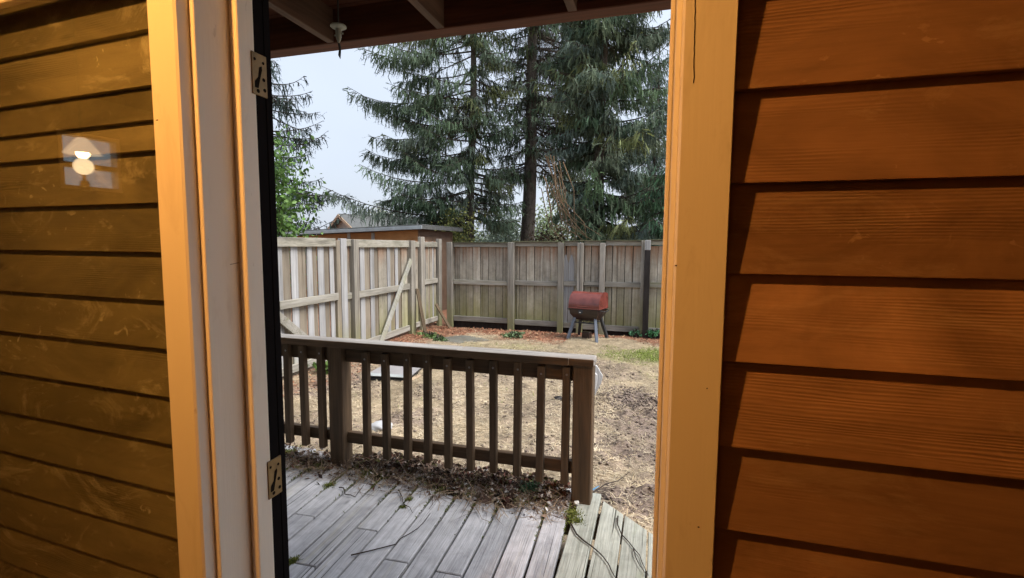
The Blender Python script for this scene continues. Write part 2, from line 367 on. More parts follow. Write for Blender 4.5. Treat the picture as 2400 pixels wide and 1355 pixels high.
def mulch_mask(x, y):
    n = fbm(x*1.6, y*1.6, 31, 4)
    a = np.clip((y - 8.75 - (n-.5)*1.6 - np.where(x > -1.6, .55, 0))/.35, 0, 1)
    b = np.clip((-3.75 + (n-.5)*1.2 - x)/.3, 0, 1)*np.clip((y-6.9)/.6, 0, 1) + .35*np.clip((-4.0 + (n-.5)*1.2 - x)/.3, 0, 1)*np.clip((y-4.3)/.6, 0, 1)*np.clip((6.9-y)/.3, 0, 1)
    return np.maximum(a, b)
def ground_z(x, y):
    near = np.clip((y-2.6)/.4, 0, 1)*np.clip((11-y)/.6, 0, 1)
    s = soil_mask(x, y)
    z = -.35 + near*((fbm(x*.8, y*.8, 41, 3)-.5)*.06 + (fbm(x*5, y*5, 44, 3)-.5)*.025)
    z += near*s*(np.maximum(fbm(x*7, y*7, 47, 4)-.45, 0)*.22 - .02)
    mound = np.exp(-(((x+.22)/.42)**2 + ((y-5.8)/.32)**2))*.07*(.4+1.2*fbm(x*6, y*6, 51, 4))
    berm = np.exp(-((x-.25)/.8)**2 - ((y-3.25)/.35)**2)*.12
    z = z + mound + berm*np.clip(fbm(x*5, y*5, 53, 4)+.4, 0, 1.3)
    z -= .10*np.exp(-((y-10.25)/.3)**2)*np.clip((x+4.8)/.5, 0, 1)*near
    return z
xs = np.concatenate([[-700, -250, -90, -40, -20, -12, -8, -6.5], np.linspace(-5.2, 2.2, 250), [4, 8, 14, 30, 90, 250, 700]])
ys = np.concatenate([[-700, -200, -60, -20, -8, -3, 0, 1.5, 2.4], np.linspace(2.8, 10.8, 270), [12, 14, 18, 26, 45, 90, 250, 700]])
X, Y = np.meshgrid(xs, ys); Z = ground_z(X, Y)
S = soil_mask(X, Y); MU = mulch_mask(X, Y); N1 = fbm(X*3, Y*3, 61, 4); N2 = fbm(X*18, Y*18, 63, 3)
grass_c = np.array([.38, .305, .205]); soil_c = np.array([.20, .155, .13]); mul_c = np.array([.25, .125, .08]); moss_c = np.array([.17, .20, .05])
GC = grass_c*(1-S[..., None]) + soil_c*S[..., None]
GC = GC*(1-MU[..., None]) + mul_c*MU[..., None]
def moss_mask(x, y):
    n = fbm(x*2.5, y*2.5, 71, 4)
    m1 = np.clip(1.25-np.sqrt(((x+.10)/.70)**2+((y-8.25)/.58)**2)+(n-.5)*1.5, 0, 1)
    m2 = .6*np.clip(1.2-np.sqrt(((x+2.3)/.9)**2+((y-8.2)/.35)**2)+(n-.5)*1.6, 0, 1)
    m3 = .5*np.clip(1.2-np.sqrt(((x-.1)/.3)**2+((y-6.9)/.3)**2)+(n-.5)*1.6, 0, 1)
    return np.maximum(np.maximum(m1, m2), m3)
MS = moss_mask(X, Y); GC = GC*(1-MS[..., None]*.8)+moss_c*MS[..., None]*.8
GC = GC*(.55+.9*N1[..., None])*(.55+.9*N2[..., None])
ny_, nx_ = X.shape; idx = np.arange(nx_*ny_).reshape(ny_, nx_)
q = np.stack([idx[:-1, :-1], idx[:-1, 1:], idx[1:, 1:], idx[1:, :-1]], -1).reshape(-1, 4)
F_ = np.concatenate([q[:, [0, 1, 2]], q[:, [0, 2, 3]]])
gm = NT('yard_soil'); ga = gm.n('ShaderNodeAttribute', attribute_name='Col')
gn = gm.noise(gm.coords((55, 55, 55), False), 1, 6, .7)
gc_ = gm.mix(1.0, ga.outputs['Color'], gm.ramp(gn, [(.3, .55), (.7, 1.35)]), 'MULTIPLY')
gm.bump(gn, .6, .02); M['ground'] = gm.done(gc_, .95, .1)
g = link('ground', np_mesh('ground', np.stack([X, Y, Z], -1).reshape(-1, 3), F_, GC.reshape(-1, 3), True), M['ground'])
tag(g, 'bare soil and worn dry lawn of the back yard', None, None, 'structure')

def blades(name, x, y, z, length, width, tilt, az, cols, mat, label, cat, kind='stuff'):
    n = len(x); P = np.stack([x, y, z], -1)
    d = np.stack([np.cos(az)*np.cos(tilt), np.sin(az)*np.cos(tilt), np.sin(tilt)], -1)
    s = np.stack([-np.sin(az), np.cos(az), np.zeros(n)], -1)*width[:, None]*.5
    bend = np.stack([np.cos(az+rng.normal(0, .5, n)), np.sin(az+rng.normal(0, .5, n)), rng.normal(-.2, .25, n)], -1)
    mid = P + d*length[:, None]*.5; tip = mid + (d*.6+bend*.5)*length[:, None]*.5
    V = np.stack([P-s, P+s, mid-s*.8, mid+s*.8, tip], 1).reshape(-1, 3); b = np.arange(n)[:, None]*5
    Fc = np.concatenate([b+[0, 1, 3], b+[0, 3, 2], b+[2, 3, 4]])
    o = link(name, np_mesh(name, V, Fc, np.repeat(cols, 5, 0)), mat)
    return tag(o, label, cat, None, kind)
n = 190000
gx = rng.uniform(-5.0, 1.6, n); gy = 2.9 + 7.5*rng.random(n)**1.15
sm, mm, ms_ = soil_mask(gx, gy), mulch_mask(gx, gy), moss_mask(gx, gy)
keep = (rng.random(n) < (1-.74*sm)) & (rng.random(n) < 1-.9*mm) & (rng.random(n) < 1-.5*ms_) & (rng.random(n) < .35+1.1*fbm(gx*4, gy*4, 81, 3))
gx, gy = gx[keep], gy[keep]; n = len(gx)
base = np.array([[.44, .355, .235], [.36, .285, .185], [.53, .45, .32], [.26, .20, .135], [.42, .36, .265]])[rng.integers(0, 5, n)]
tone = ((.7+.6*fbm(gx*1.5, gy*1.5, 83, 3))*(.45+1.1*fbm(gx*7, gy*7, 85, 3)))[:, None]
blades('dry_grass', gx, gy, ground_z(gx, gy)+rng.uniform(0, .012, n), rng.uniform(.03, .095, n), rng.uniform(.0028, .0062, n),
       np.abs(rng.normal(.08, .22, n)), rng.uniform(0, 2*PI, n), base*tone, M['dry'], 'matted straw-coloured dead grass over the yard', 'grass')
n = 26000
gx = np.concatenate([rng.normal(-.15, .45, n//2), rng.uniform(-5, 1.5, n//2)]); gy = np.concatenate([rng.normal(8.35, .35, n//2), rng.uniform(4, 9.6, n//2)])
k = rng.random(n) < moss_mask(gx, gy)*.9 + .06*(fbm(gx*1.3, gy*1.3, 77, 3) > .55); gx, gy = gx[k], gy[k]; n = len(gx)
blades('green_grass', gx, gy, ground_z(gx, gy), rng.uniform(.02, .06, n), rng.uniform(.004, .008, n), rng.uniform(.3, 1.3, n), rng.uniform(0, 2*PI, n),
       np.array([.20, .25, .06])*rng.uniform(.6, 1.4, (n, 1)), M['dry'], 'yellow-green patches of living grass and moss in the yard', 'grass')
n = 30000
gx = rng.uniform(-4.9, 1.5, n); gy = rng.uniform(4.3, 10.3, n); k = rng.random(n) < mulch_mask(gx, gy); gx, gy = gx[k], gy[k]; n = len(gx)
base = np.array([[.25, .10, .06], [.19, .075, .045], [.33, .15, .09], [.12, .06, .04], [.40, .25, .15]])[rng.integers(0, 5, n)]*rng.uniform(.7, 1.3, (n, 1))
blades('bark_mulch', gx, gy, ground_z(gx, gy)+rng.uniform(0, .02, n), rng.uniform(.03, .09, n), rng.uniform(.010, .024, n), rng.normal(.1, .25, n), rng.uniform(0, 2*PI, n),
       base, M['dry'], 'reddish bark mulch strewn along the foot of the fences', 'mulch')
# soil clods
n = 15000; gx = np.concatenate([rng.normal(-.22, .35, 3000), rng.uniform(-4.6, 1.2, n-3000)]); gy = np.concatenate([rng.normal(5.75, .26, 3000), rng.uniform(3.0, 8.0, n-3000)])
k = rng.random(n) < soil_mask(gx, gy)**2; gx, gy = gx[k], gy[k]; n = len(gx)
octa = np.array([[1, 0, 0], [-1, 0, 0], [0, 1, 0], [0, -1, 0], [0, 0, 1], [0, 0, -.6]], float)
of = np.array([[0, 2, 4], [2, 1, 4], [1, 3, 4], [3, 0, 4], [2, 0, 5], [1, 2, 5], [3, 1, 5], [0, 3, 5]])
V = octa[None]*rng.uniform(.004, .02, (n, 1, 1))**1.0*rng.uniform(.5, 1.4, (n, 6, 3))*np.array([1.1, 1.1, .6]) + np.stack([gx, gy, ground_z(gx, gy)+.006], -1)[:, None]
o = link('soil_clods', np_mesh('soil_clods', V.reshape(-1, 3), (np.arange(n)[:, None, None]*6+of[None]).reshape(-1, 3), np.repeat(np.array([.21, .165, .14])*rng.uniform(.55, 1.2, (n, 1)), 6, 0)), M['dry'])
tag(o, 'loose dark soil clods scattered where the lawn is dug up', 'soil', None, 'stuff')

# ------------------------------------------------------------------ the setting: room
tag(MB().box(-5.1, 1.75, -2.7, .99, .0, .1).build('floor', M['room_floor']), 'wooden floor of the lamp-lit entry room', None, None, 'structure')
tag(MB().box(-5.1, 1.75, -2.7, 1.25, 2.7, 2.8).build('ceiling', M['plaster']), 'ceiling of the lamp-lit entry room', None, None, 'structure')
tag(MB().box(1.65, 1.75, -2.7, .784, .1, 2.7).build('wall_right', M['plaster']), 'side wall of the entry room', None, None, 'structure')
tag(MB().box(-5.1, 1.65, -2.8, -2.7, .1, 2.7).build('wall_back', M['plaster']), 'rear wall of the entry room', None, None, 'structure')
wl = MB(); wl.box(-5.1, -5.0, -2.7, -1.36, .1, 2.7); wl.box(-5.1, -5.0, -.90, 1.25, .1, 2.7); wl.box(-5.1, -5.0, -1.36, -.90, .1, 1.90); wl.box(-5.1, -5.0, -1.36, -.90, 2.38, 2.7)
tag(wl.build('wall_left', M['plaster']), 'far side wall of the entry room with a small high window', None, None, 'structure')
sw = empty('small_window', (-5.0, -1.13, 1.90), 0, 'small high window of the room, mirrored in the glass on the left', 'window')
MB().box(-.09, .012, -.23, -.20, 0, .48).box(-.09, .012, .20, .23, 0, .48).box(-.09, .012, -.20, .20, 0, .03).box(-.09, .012, -.20, .20, .45, .48).build('frame', M['paint'], sw)
MB().box(-.07, 0, -.20, .20, .185, .225).build('muntin', M['paint'], sw)
MB().box(-.045, -.041, -.20, .20, .03, .185).build('pane', M['glass'], sw); MB().box(-.045, -.041, -.20, .20, .225, .45).build('pane', M['glass'], sw)

def lap_mesh(L0, L1, h, butt=.022):           # one bevel-siding board: local origin at butt, front is -y
    ov = .022; m_ = MB()
    m_.prism([(-butt, 0), (0, 0), (0, h+ov), (-.0025, h+ov), (-butt, .002)], L0, L1, 'X'); return m_.mesh('siding_board')
# right of the door
hw = empty('house_wall', (0, .7885, 0), 0, 'red-brown lap-sided house wall to the right of the door', 'wall')
MB().box(.0375, 1.65, 0, .165, .1, 2.7).build('sheathing', M['siding'], hw)
me = lap_mesh(.0955, 1.645, .1284)
for i in range(-7, 13):
    link('siding_board', me, M['siding'], hw, (0, 0, 1.0257+.1284*i))
# left wall behind the glass
ROTL = math.atan(-.055)
sw2 = empty('sided_wall', (-1.2, .862, 0), ROTL, 'olive-brown lap-sided wall seen through the glass on the left', 'wall')
MB().box(-1.75, .20, 0, .09, .1, 2.7).build('sheathing', M['siding_old'], sw2)
zl = [1.45 + (v-1.45)*.849/.9 for v in (2.17, 2.055, 1.937, 1.813, 1.735, 1.666, 1.544, 1.427, 1.311, 1.193, 1.074, .954, .829, .710, .591, .472, .353, .234, .115)]
for a, b in zip(zl[1:], zl[:-1]):
    link('siding_board', lap_mesh(-1.7, .24, b-a, .021), M['siding_old'], sw2, (0, 0, a))
# stud wall round the window, ends of the recess
fw = empty('partition_wall', (0, 0, 0), 0, 'cream-edged partition holding the big fixed glass left of the door', 'wall')
MB().box(-.955, -.9003, .7797, .975, .1, 2.7).build('stud', M['paint'], fw)
MB().box(-5.0, -2.7, .80, .90, .1, 2.7).build('wall_panel', M['siding_old'], fw)
MB().box(-2.95, -2.7, .90, 1.20, .1, 2.7).build('recess_end', M['siding_old'], fw)
MB().box(-2.7, -.956, .775, .80, 2.0125, 2.7).build('header', M['siding_old'], fw)
MB().box(-2.7, -.956, .80, .99, 2.10, 2.16).build('recess_top', M['siding_old'], fw)
win = empty('fixed_window', (-1.2, .800, 0), ROTL, 'large fixed glass pane with a lamp mirrored in it, left of the door', 'window')
MB().box(-1.55, .243, -.002, .002, .13, 1.993).build('pane', M['glass'], win)
MB().box(-1.55, .243, -.022, .016, 1.993, 2.011).build('head_bead', M['paint'], win, .002)
MB().box(-1.55, .243, -.022, .016, .101, .13).build('sill_bead', M['paint'], win, .002)
MB().box(-1.6, -1.55, -.022, .016, .101, 2.011).build('side_bead', M['paint'], win, .002)
MB().box(-.945, .0355, .7865, .95, 2.2, 2.7).build('lintel', M['siding'], fw)

# ------------------------------------------------------------------ door frame
df = empty('door_frame', (-.42, .78, .1), 0, 'cream painted door frame without its door, open to the deck', 'door frame')
def df_part(mb, name, mat, bevel=.0015, parent=None):
    o = mb.build(name, mat, parent or df, bevel); o.location = Vector((0, 0, 0)) - (Vector(df.location) if parent is None else Vector((0, 0, 0))); return o
zt = 2.14
# left casing has a small eased profile, right casing a bevelled inner edge
cs_l = df_part(MB().prism([(-.9615, .752), (-.9605, .750), (-.897, .750), (-.8923, .7535), (-.8923, .7793), (-.9615, .7793)], .1, zt+.075, 'Z'), 'casing', M['paint'], 0)
cs_r = df_part(MB().prism([(.0232, .7793), (.0232, .755), (.0262, .750), (.0925, .750), (.0938, .752), (.0938, .785), (.0378, .785), (.0378, .7793)], .1, zt+.075, 'Z'), 'casing', M['paint'], 0)
df_part(MB().box(-.8923, .0232, .750, .7793, zt+.012, zt+.075), 'head_casing', M['paint'])
df_part(MB().prism([(-.9001, .7795), (-.8815, .7795), (-.8801, .781), (-.8801, .955), (-.9001, .955)], .1, zt+.02, 'Z'), 'jamb', M['paint'], 0)
df_part(MB().prism([(.0356, .7795), (.0216, .7795), (.0156, .7845), (.0156, .955), (.0356, .955)], .1, zt+.02, 'Z'), 'jamb', M['paint'], 0)
df_part(MB().box(-.8801, .0156, .7795, .955, zt, zt+.02), 'head_jamb', M['paint'])
df_part(MB().box(-.8800, -.8581, .8617, .9074, .1, zt), 'stop', M['paint'], .002)
df_part(MB().box(.0077, .0155, .8617, .9074, .1, zt), 'stop', M['paint'], .002)
df_part(MB().box(-.8800, -.8590, .9075, .935, .1, zt).box(-.8800, -.8579, .935, .9543, .1, zt), 'weather_strip', M['black_trim'], .001)
df_part(MB().box(.0097, .0155, .9075, .9543, .1, zt), 'weather_strip', M['black_trim'], .001)
df_part(MB().box(-.90, .036, .80, .99, .085, .118), 'sill', M['dark_leg'])
df_part(MB().box(-1.06, -.9002, .956, 1.0, -.1, zt+.1), 'brick_mould', M['black_trim'])
df_part(MB().box(.0357, .13, .956, .985, -.1, zt+.1), 'brick_mould', M['black_trim'])
def hinge(zc, h, flip):
    o = MB().box(-.8585, -.8555, .895, .9375, zc-h/2, zc+h/2).build('hinge', M['brass'], df, .0008); o.location = -Vector(df.location)
    def hole(y, z, r, n=12):
        b = MB().prism([(y+r*math.cos(a*2*PI/n), z+r*math.sin(a*2*PI/n)) for a in range(n)], -.8554, -.8549, 'X'); return b.build('screw_hole', M['hole'], o)
    for dy, dz in ((-.013, .03), (.011, .028), (.011, -.008), (.013, -.030), (-.006, -.036)): hole(.916+dy, zc+dz*flip, .0032 if dz > 0 else .0042)
    s = MB().prism([(.902, zc-.016*flip), (.911, zc-.006*flip), (.915, zc+.016*flip), (.922, zc+.020*flip), (.923, zc+.012*flip), (.916, zc-.010*flip), (.911, zc-.030*flip), (.901, zc-.030*flip)], -.8554, -.8549, 'X')
    s.build('slot', M['hole'], o)
hinge(1.820, .09, 1); hinge(.896, .092, 1)
# wear on the paint: a hairline split and dents
def ribbon_y(pts, w_, y, name, parent):
    m_ = MB()
    for a, b in zip(pts[:-1], pts[1:]):
        m_.add([(a[0]-w_, y, a[1]), (a[0]+w_, y, a[1]), (b[0]+w_*.9, y, b[1]), (b[0]-w_*.9, y, b[1])], [(0, 1, 2, 3)])
    o = m_.build(name, M['hole'], parent); o.location = -Vector(df.location); return o
p0, p1 = at_y(1630, 0, .7495), at_y(1626, 195, .7495); pts = []
for i in range(15):
    t = i/14; p = p0.lerp(p1, t); pts.append((p.x + random.uniform(-.0007, .0007), p.z))
pts = [(pts[0][0], 1.98)] + pts
ribbon_y(pts, .0006, .7494, 'paint_crack', df)
for px, py, ww in ((368, 282, .004), (1584, 623, .0017), (1657, 911, .0012), (1637, 1236, .002), (472, 652, .0022)):
    y_ = .7494 if px != 472 else .7790
    p = at_y(px, py, y_); o = MB().add([(p.x-ww, y_, p.z), (p.x+ww*.3, y_, p.z-.001), (p.x+ww, y_, p.z+.0006), (p.x, y_, p.z+.0016)], [(0, 1, 2, 3)]).build('nail_hole', M['hole'], df); o.location = -Vector(df.location)
o = MB().add([(-.8797, .838, 1.4045), (-.8797, .8610, 1.4075), (-.8797, .8610, 1.4065), (-.8797, .838, 1.4035)], [(0, 1, 2, 3)]).build('scratch', M['hole'], df); o.location = -Vector(df.location)

# ------------------------------------------------------------------ room lamps
WARM = (1.0, .44, .095)
M['bulb_main'] = emit('lit_bulb', WARM, 1090); M['bulb_small'] = emit('lit_small_bulb', (1, .62, .25), 18); M['bulb_back'] = emit('lit_hall_bulb', WARM, 110)
def bare_bulb(name, x, y, zb, label, mat, r=.03):
    t = empty(name, (x, y, 2.7), 0, label, 'lamp')
    MB().lathe([(.0, -.002), (.055, -.002), (.055, -.02), (.035, -.035), (.03, -.05), (0, -.05)], 20).build('holder', M['white_plastic'], t, 0, True)
    d = 2.7-zb
    if d > .13: MB().tube([(0, 0, -.05), (0, 0, -d+.075)], .004, 6).build('cord', M['black_rubber'], t)
    MB().lathe([(.0, -d+.078), (.014, -d+.078), (.014, -d+r*.9), (0, -d+r*.9)], 12).build('socket', M['brass'], t, 0, True)
    MB().lathe([(0.012, -d+r)] + [(r*math.sin(a*PI/10), -d+r*math.cos(a*PI/10)) for a in range(1, 11)], 16).build('bulb', mat, t, 0, True)
bare_bulb('ceiling_lamp', -1.0, -.10, 2.30, 'bare warm bulb on a cord just inside the door', M['bulb_main'])
bare_bulb('hall_lamp', -.72, -2.0, 2.15, 'bare warm bulb hanging at the back of the room', M['bulb_back'])
M['shade'] = emit('glowing_lamp_shade', (1, .80, .58), .9)
pl = empty('pendant_lamp', (-3.17, -.16, 1.91), 0, 'small lit lamp with white cone shade, mirrored in the left glass', 'lamp')
MB().tube([(0, 0, .79), (0, 0, .17), (0, .0, .12)], .006, 6).build('stem', M['black_rubber'], pl)
MB().lathe([(.018, .11), (.026, .105), (.083, .025), (.086, .022), (.080, .026), (.022, .10)], 24).build('shade', M['shade'], pl, 0, True)
MB().lathe([(0, .055)] + [(.03*math.sin(a*PI/8), .025+.03*math.cos(a*PI/8)) for a in range(1, 9)], 14).build('bulb', M['bulb_small'], pl, 0, True)
MB().lathe([(.045*math.sin(a*PI/10), -.045+.045*math.cos(a*PI/10)) for a in range(0, 11)], 16).build('globe', emit('lit_globe', (1, .72, .42), 2.2), pl, 0, True)
MB().lathe([(0, -.09), (.008, -.09), (.008, -.12), (.022, -.125), (.018, -.133), (.024, -.14), (.02, -.15), (.026, -.158), (.022, -.17), (.028, -.18), (0, -.185)], 14).build('finial', M['brass'], pl, 0, True)

# ------------------------------------------------------------------ deck
deck = empty('deck', (0, 0, 0), 0, 'weathered grey plank deck outside the door', 'deck')
TILT = R(2.9)
EDGE = 2.83
def gap_x(i): return -.392 - .131*i            # gap i at y = 2.0, boards lie between gap i and gap i+1
breaks = {8: [1.75], 10: [2.094], 7: [2.075], 5: [1.895], 3: [1.89], 9: [2.50]}
for i in range(-1, 24):
    xl, xr = gap_x(i+1), gap_x(i); w_ = .131-random.uniform(.010, .016)
    cuts = [.985] + breaks.get(i, []) + [EDGE + random.uniform(-.02, .01)]
    if i == -1: cuts = [.985, 2.79]
    for a, b in zip(cuts[:-1], cuts[1:]):
        cx = (xl+xr)/2; yc = (a+b)/2; L = b-a-.004
        mb = MB().box(-w_/2, w_/2, -L/2, L/2, -.036, 0)
        o = mb.build('deck_board', M['deck_green' if i < 0 else 'deck'], deck, .0035, False,
                     (cx - math.tan(TILT)*(yc-2.0) if i >= 0 else cx, yc, random.uniform(-.004, .003)),
                     (random.uniform(-.004, .004), random.uniform(-.012, .012), TILT if i >= 0 else R(.4)))
# boards right of the railing, cut off on the skew
def edge_y(x): return 2.771 + (x+.306)*(-.953)
bx = -.258
for i, ww in enumerate((.127, .125, .128, .126, .13, .13, .13)):
    x0, x1 = bx+.004, bx+ww-.004; y0, y1 = max(1.3, edge_y(x0)), max(1.25, edge_y(x1))
    if i >= 3: y0, y1 = edge_y(.12)-.05, edge_y(.12)-.05
    mb = MB().prism([(x0, .985), (x1, .985), (x1, y1), (x0, y0)], -.036, 0, 'Z')
    mb.build('deck_board', M['deck_green'], deck, .0035, loc=(0, 0, random.uniform(-.003, .003))); bx += ww
for y in (1.3, 1.75, 2.2, 2.62):
    MB().box(-3.6, -.1 if y > 2.3 else .8, y-.019, y+.019, -.17, -.037).build('deck_joist', M['rail_long'], deck)
MB().box(-3.6, -.31, 2.77, 2.80, -.19, -.038).build('rim_joist', M['rail_long'], deck)

# ------------------------------------------------------------------ railing
rl = empty('deck_railing', (-1.4, 2.68, 0), 0, 'brown wooden deck railing with square balusters and weathered cap', 'railing')
def rp(mb, name, mat, bevel=.003, par=None):
    o = mb.build(name, mat, par or rl, bevel)
    if par is None: o.location = -Vector(rl.location)
    return o
for x0, x1, z1 in ((-.428, -.318, .797), (-2.020, -1.915, .797), (-3.55, -3.44, .797)):
    rp(MB().box(x0, x1, 2.640, 2.745, -.30, z1), 'post', M['rail_wood'], .006)
cap = rp(MB().box(-1.1, -.3085, 2.600, 2.716, .799, .8405), 'cap_rail', M['cap'], .006)
rp(MB().box(-3.6, -1.103, 2.602, 2.714, .799, .840), 'cap_rail', M['cap'], .006)
rp(MB().box(-.446, -.3125, 2.5985, 2.6015, .7985, .8375), 'cap_face', M['rail_long'], .001)
rp(MB().box(-3.6, -.4495, 2.597, 2.6015, .7975, .8385), 'cap_face', M['rail_long'], .0015)
for x0, x1 in ((-1.914, -.4285), (-3.439, -2.021)):
    rp(MB().box(x0, x1, 2.684, 2.722, .690, .798), 'upper_rail', M['rail_long'])
    rp(MB().box(x0, x1, 2.684, 2.722, .149, .222), 'lower_rail', M['rail_long'])
bm_ = MB().prism([(-.021, .100), (.021, .100), (.021, .778), (-.021, .778)], 2.642, 2.683, 'Y').mesh('baluster', .003)
scr = MB().lathe([(0, -.002), (.0055, -.002), (.0065, .001), (0, .0012)], 10).mesh('screw', 0, True)
for x in [-.472 - .1418*i for i in range(10)] + [-2.088, -2.222, -2.352, -2.49, -2.63, -2.77, -2.91, -3.05, -3.19, -3.33]:
    o = link('baluster', bm_, M['rail_wood'], rl, -Vector(rl.location) + Vector((x+random.uniform(-.004, .004), 0, random.uniform(-.012, .010))), (0, random.uniform(-.008, .008), 0))
    link('screw', scr, M['steel'], o, (.003, 2.642, .735), (R(90), 0, 0))

# ------------------------------------------------------------------ porch roof
pr = empty('porch_roof', (-1, 2.28, 2.467), 0, 'dark red-brown porch roof with joists and front beam', 'roof')
def pp(mb, name, mat, bevel=.002):
    o = mb.build(name, mat, pr, bevel); o.location = -Vector(pr.location); return o
pp(MB().box(-4.4, 1.6, 2.230, 2.325, 2.467, 2.66), 'beam', M['roof_wood'], .004)
for x in (-3.5, -2.87, -2.24, -1.632, -1.022, -.392, .23, .85, 1.45):
    pp(MB().box(x-.02, x+.02, 1.0, 2.2285, 2.4685, 2.63), 'joist', M['roof_wood_y'])
xx = -4.4
for i in range(9):
    y0 = 1.0 + .15*i; pp(MB().box(-4.4, 1.6, y0+.001, y0+.149, 2.6305, 2.655), 'roof_board', M['roof_wood'])
pp(MB().box(-4.5, 1.7, .96, 2.36, 2.665, 2.70), 'roofing', M['roofing'])
an = empty('hanging_fixture', (-1.421, 2.0, 2.4685), 0, 'small white pointed plastic fixture hanging under the porch roof', 'fixture')
MB().lathe([(0, -.032), (.034, -.034), (.036, -.040), (.030, -.045), (.014, -.05), (.0125, -.085), (.010, -.095), (0, -.118)], 18).build('body', M['grey_plastic'], an, 0, True)
MB().box(-.022, -.010, -.002, .002, -.078, -.072).build('fin', M['grey_plastic'], an); MB().box(.010, .024, -.002, .002, -.074, -.068).build('fin', M['grey_plastic'], an)
MB().tube([(0, 0, .16), (0, 0, -.033)], .004, 8).build('hook', M['dark_leg'], an)
MB().tube([(.001, 0, -.112), (.004, .002, -.14), (.002, 0, -.165), (.006, 0, -.18)], [.006, .0055, .006, .001], 6).build('tip', M['dark_leg'], an)

# ------------------------------------------------------------------ back fence
YB = 10.2
bf = empty('back_fence', (-2.2, YB, -.35), 0, 'grey wooden board fence across the back of the yard', 'fence')
def bp(mb, name, mat, bevel=.004, loc=(0, 0, 0), rot=(0, 0, 0)):
    o = mb.build(name, mat, bf, bevel); o.location = Vector(loc) - Vector(bf.location); o.rotation_euler = rot; return o
def picket_mesh(w_, h, th=.019, name='picket', bottom=0.0):
    return MB().box(-w_/2, w_/2, 0, th, bottom, h).mesh(name, .003)
edges = [-4.395, -4.273, -4.107, -3.945, -3.766, -3.585, -3.413, -3.25, -3.10, -2.93, -2.876, -2.712, -2.54, -2.352, -2.188, -2.022]
x = -1.95
while x < 1.9: x += random.choice((.135, .155, .165, .175, .10, .15)); edges.append(x)
edges = [-4.50] + edges
for a, b in zip(edges[:-1], edges[1:]):
    me = MB().box(-(b-a)/2+.0055, (b-a)/2-.0055, 0, .019, .10, 1.80).mesh('picket', .003)
    link('picket', me, M['picket'], bf, ((a+b)/2+2.2, .052+random.uniform(-.004, .004), random.uniform(-.01, .01)), (0, random.uniform(-.004, .004), 0))
pk = MB()                                        # two later half-height pickets with pointed tops
for x0 in (-1.86, -1.735):
    bp(MB().prism([(-.058, .15), (.058, .15), (.058, 1.42), (.012, 1.60), (-.012, 1.60), (-.058, 1.42)], 0, .017, 'Y'), 'pointed_picket', M['pale_picket'], .003, (x0, YB+.032, -.35))
posts = [(-4.532, .126, 0), (-3.101, .136, 0), (-2.007, .118, 0), (-1.60, .058, 0), (-1.535, .06, 0), (-1.135, .105, 0), (-.318, .062, 0)]
for x0, w_, _ in posts + [(.62, .12, 0), (1.6, .12, 0)]:
    bp(MB().box(x0, x0+w_, YB-.072+random.uniform(-.01, .01), YB+.028, -.42, 1.50 if x0 < -.5 else 1.55), 'post', M['post'], .006)
ends = [-4.404, -3.103, -2.963, -2.009, -1.887, -1.602, -1.473, -1.137, -1.028, -.32, -.14, .618, .742, 1.6]
for a, b in zip(ends[::2], ends[1::2]):
    za = random.uniform(-.008, .008); tp = 1.395 + (a+4.4)*.016
    bp(MB().box(a+.002, b-.002, YB+.012, YB+.050, tp, tp+.092), 'top_rail', M['frail'], .004)
    bp(MB().box(a+.002, b-.002, YB-.012, YB+.050, .562+za+(a+4.4)*.012, .662+za+(a+4.4)*.012), 'middle_rail', M['frail'], .004)
    bp(MB().box(a+.002, b-.002, YB+.0, YB+.050, -.272+za-(a+4.4)*.012, -.158+za-(a+4.4)*.012), 'bottom_rail', M['frail'], .004)
    bp(MB().box(a-.06, b+.06, YB-.045, YB+.11, tp+.094, tp+.112), 'top_cap', M['mossy_cap'], .004)
for a in edges[1:-1]:                             # dark strips added behind the joints so the picket gaps show dark
    link('gap_backing', MB().box(-.03, .03, 0, .012, .10, 1.78).mesh('gap_backing'), M['dark_strip'], bf, (a+2.2, .0765, 0))
bp(MB().box(-4.5, 2, YB+.095, YB+.115, -.6, -.20), 'kick_board', M['dark_post'], .003)
dp = bp(MB().box(-.254, -.141, YB-.16, YB-.074, -.45, 1.362), 'dark_post', M['dark_post'], .006); dp['label'] = 'blackened wet post with pale top'
bp(MB().box(-.252, -.143, YB-.15, YB-.073, 1.364, 1.56), 'post_top', M['pale_picket'], .005)

# ------------------------------------------------------------------ left fence with two old gates
XL = -4.7
lf = empty('side_fence', (XL, 7.6, -.35), 0, 'mixed grey and brown board fence with gates on the left side', 'fence')
def lp(mb, name, mat, bevel=.004, par=None):
    o = mb.build(name, mat, par or lf, bevel)
    if par is None: o.location = -Vector(lf.location)
    return o
def side_boards(y0, y1, widths, mats, depth, par=lf, zb=.07, zt_=1.86):
    y, i = y0, 0
    while y < y1 - .03:
        w_ = min(widths[i % len(widths)]*random.uniform(.78, 1.25), y1-y); d = depth[i % len(depth)]
        me = MB().box(0, .018, -w_/2+.002, w_/2-.002, zb, zt_).mesh('board', .003)
        link('board', me, M[mats[i % len(mats)]], par, (-d, y+w_/2-lf.location.y, random.uniform(-.008, .008)), (random.uniform(-.004, .004), 0, 0)); y += w_; i += 1
side_boards(2.9, 5.10, [.14], ['brown_picket', 'picket'], [.05])
side_boards(5.10, 6.40, [.10, .115, .145, .115, .155, .12], ['brown_picket', 'pale_picket'], [.062, .040])
side_boards(6.62, 6.93, [.15], ['brown_picket', 'picket'], [.05])
side_boards(6.93, 8.72, [.12, .13, .15, .14, .13, .15], ['picket', 'pale_picket', 'brown_picket', 'pale_picket', 'brown_picket', 'picket'], [.05, .038, .055, .038, .06, .045])
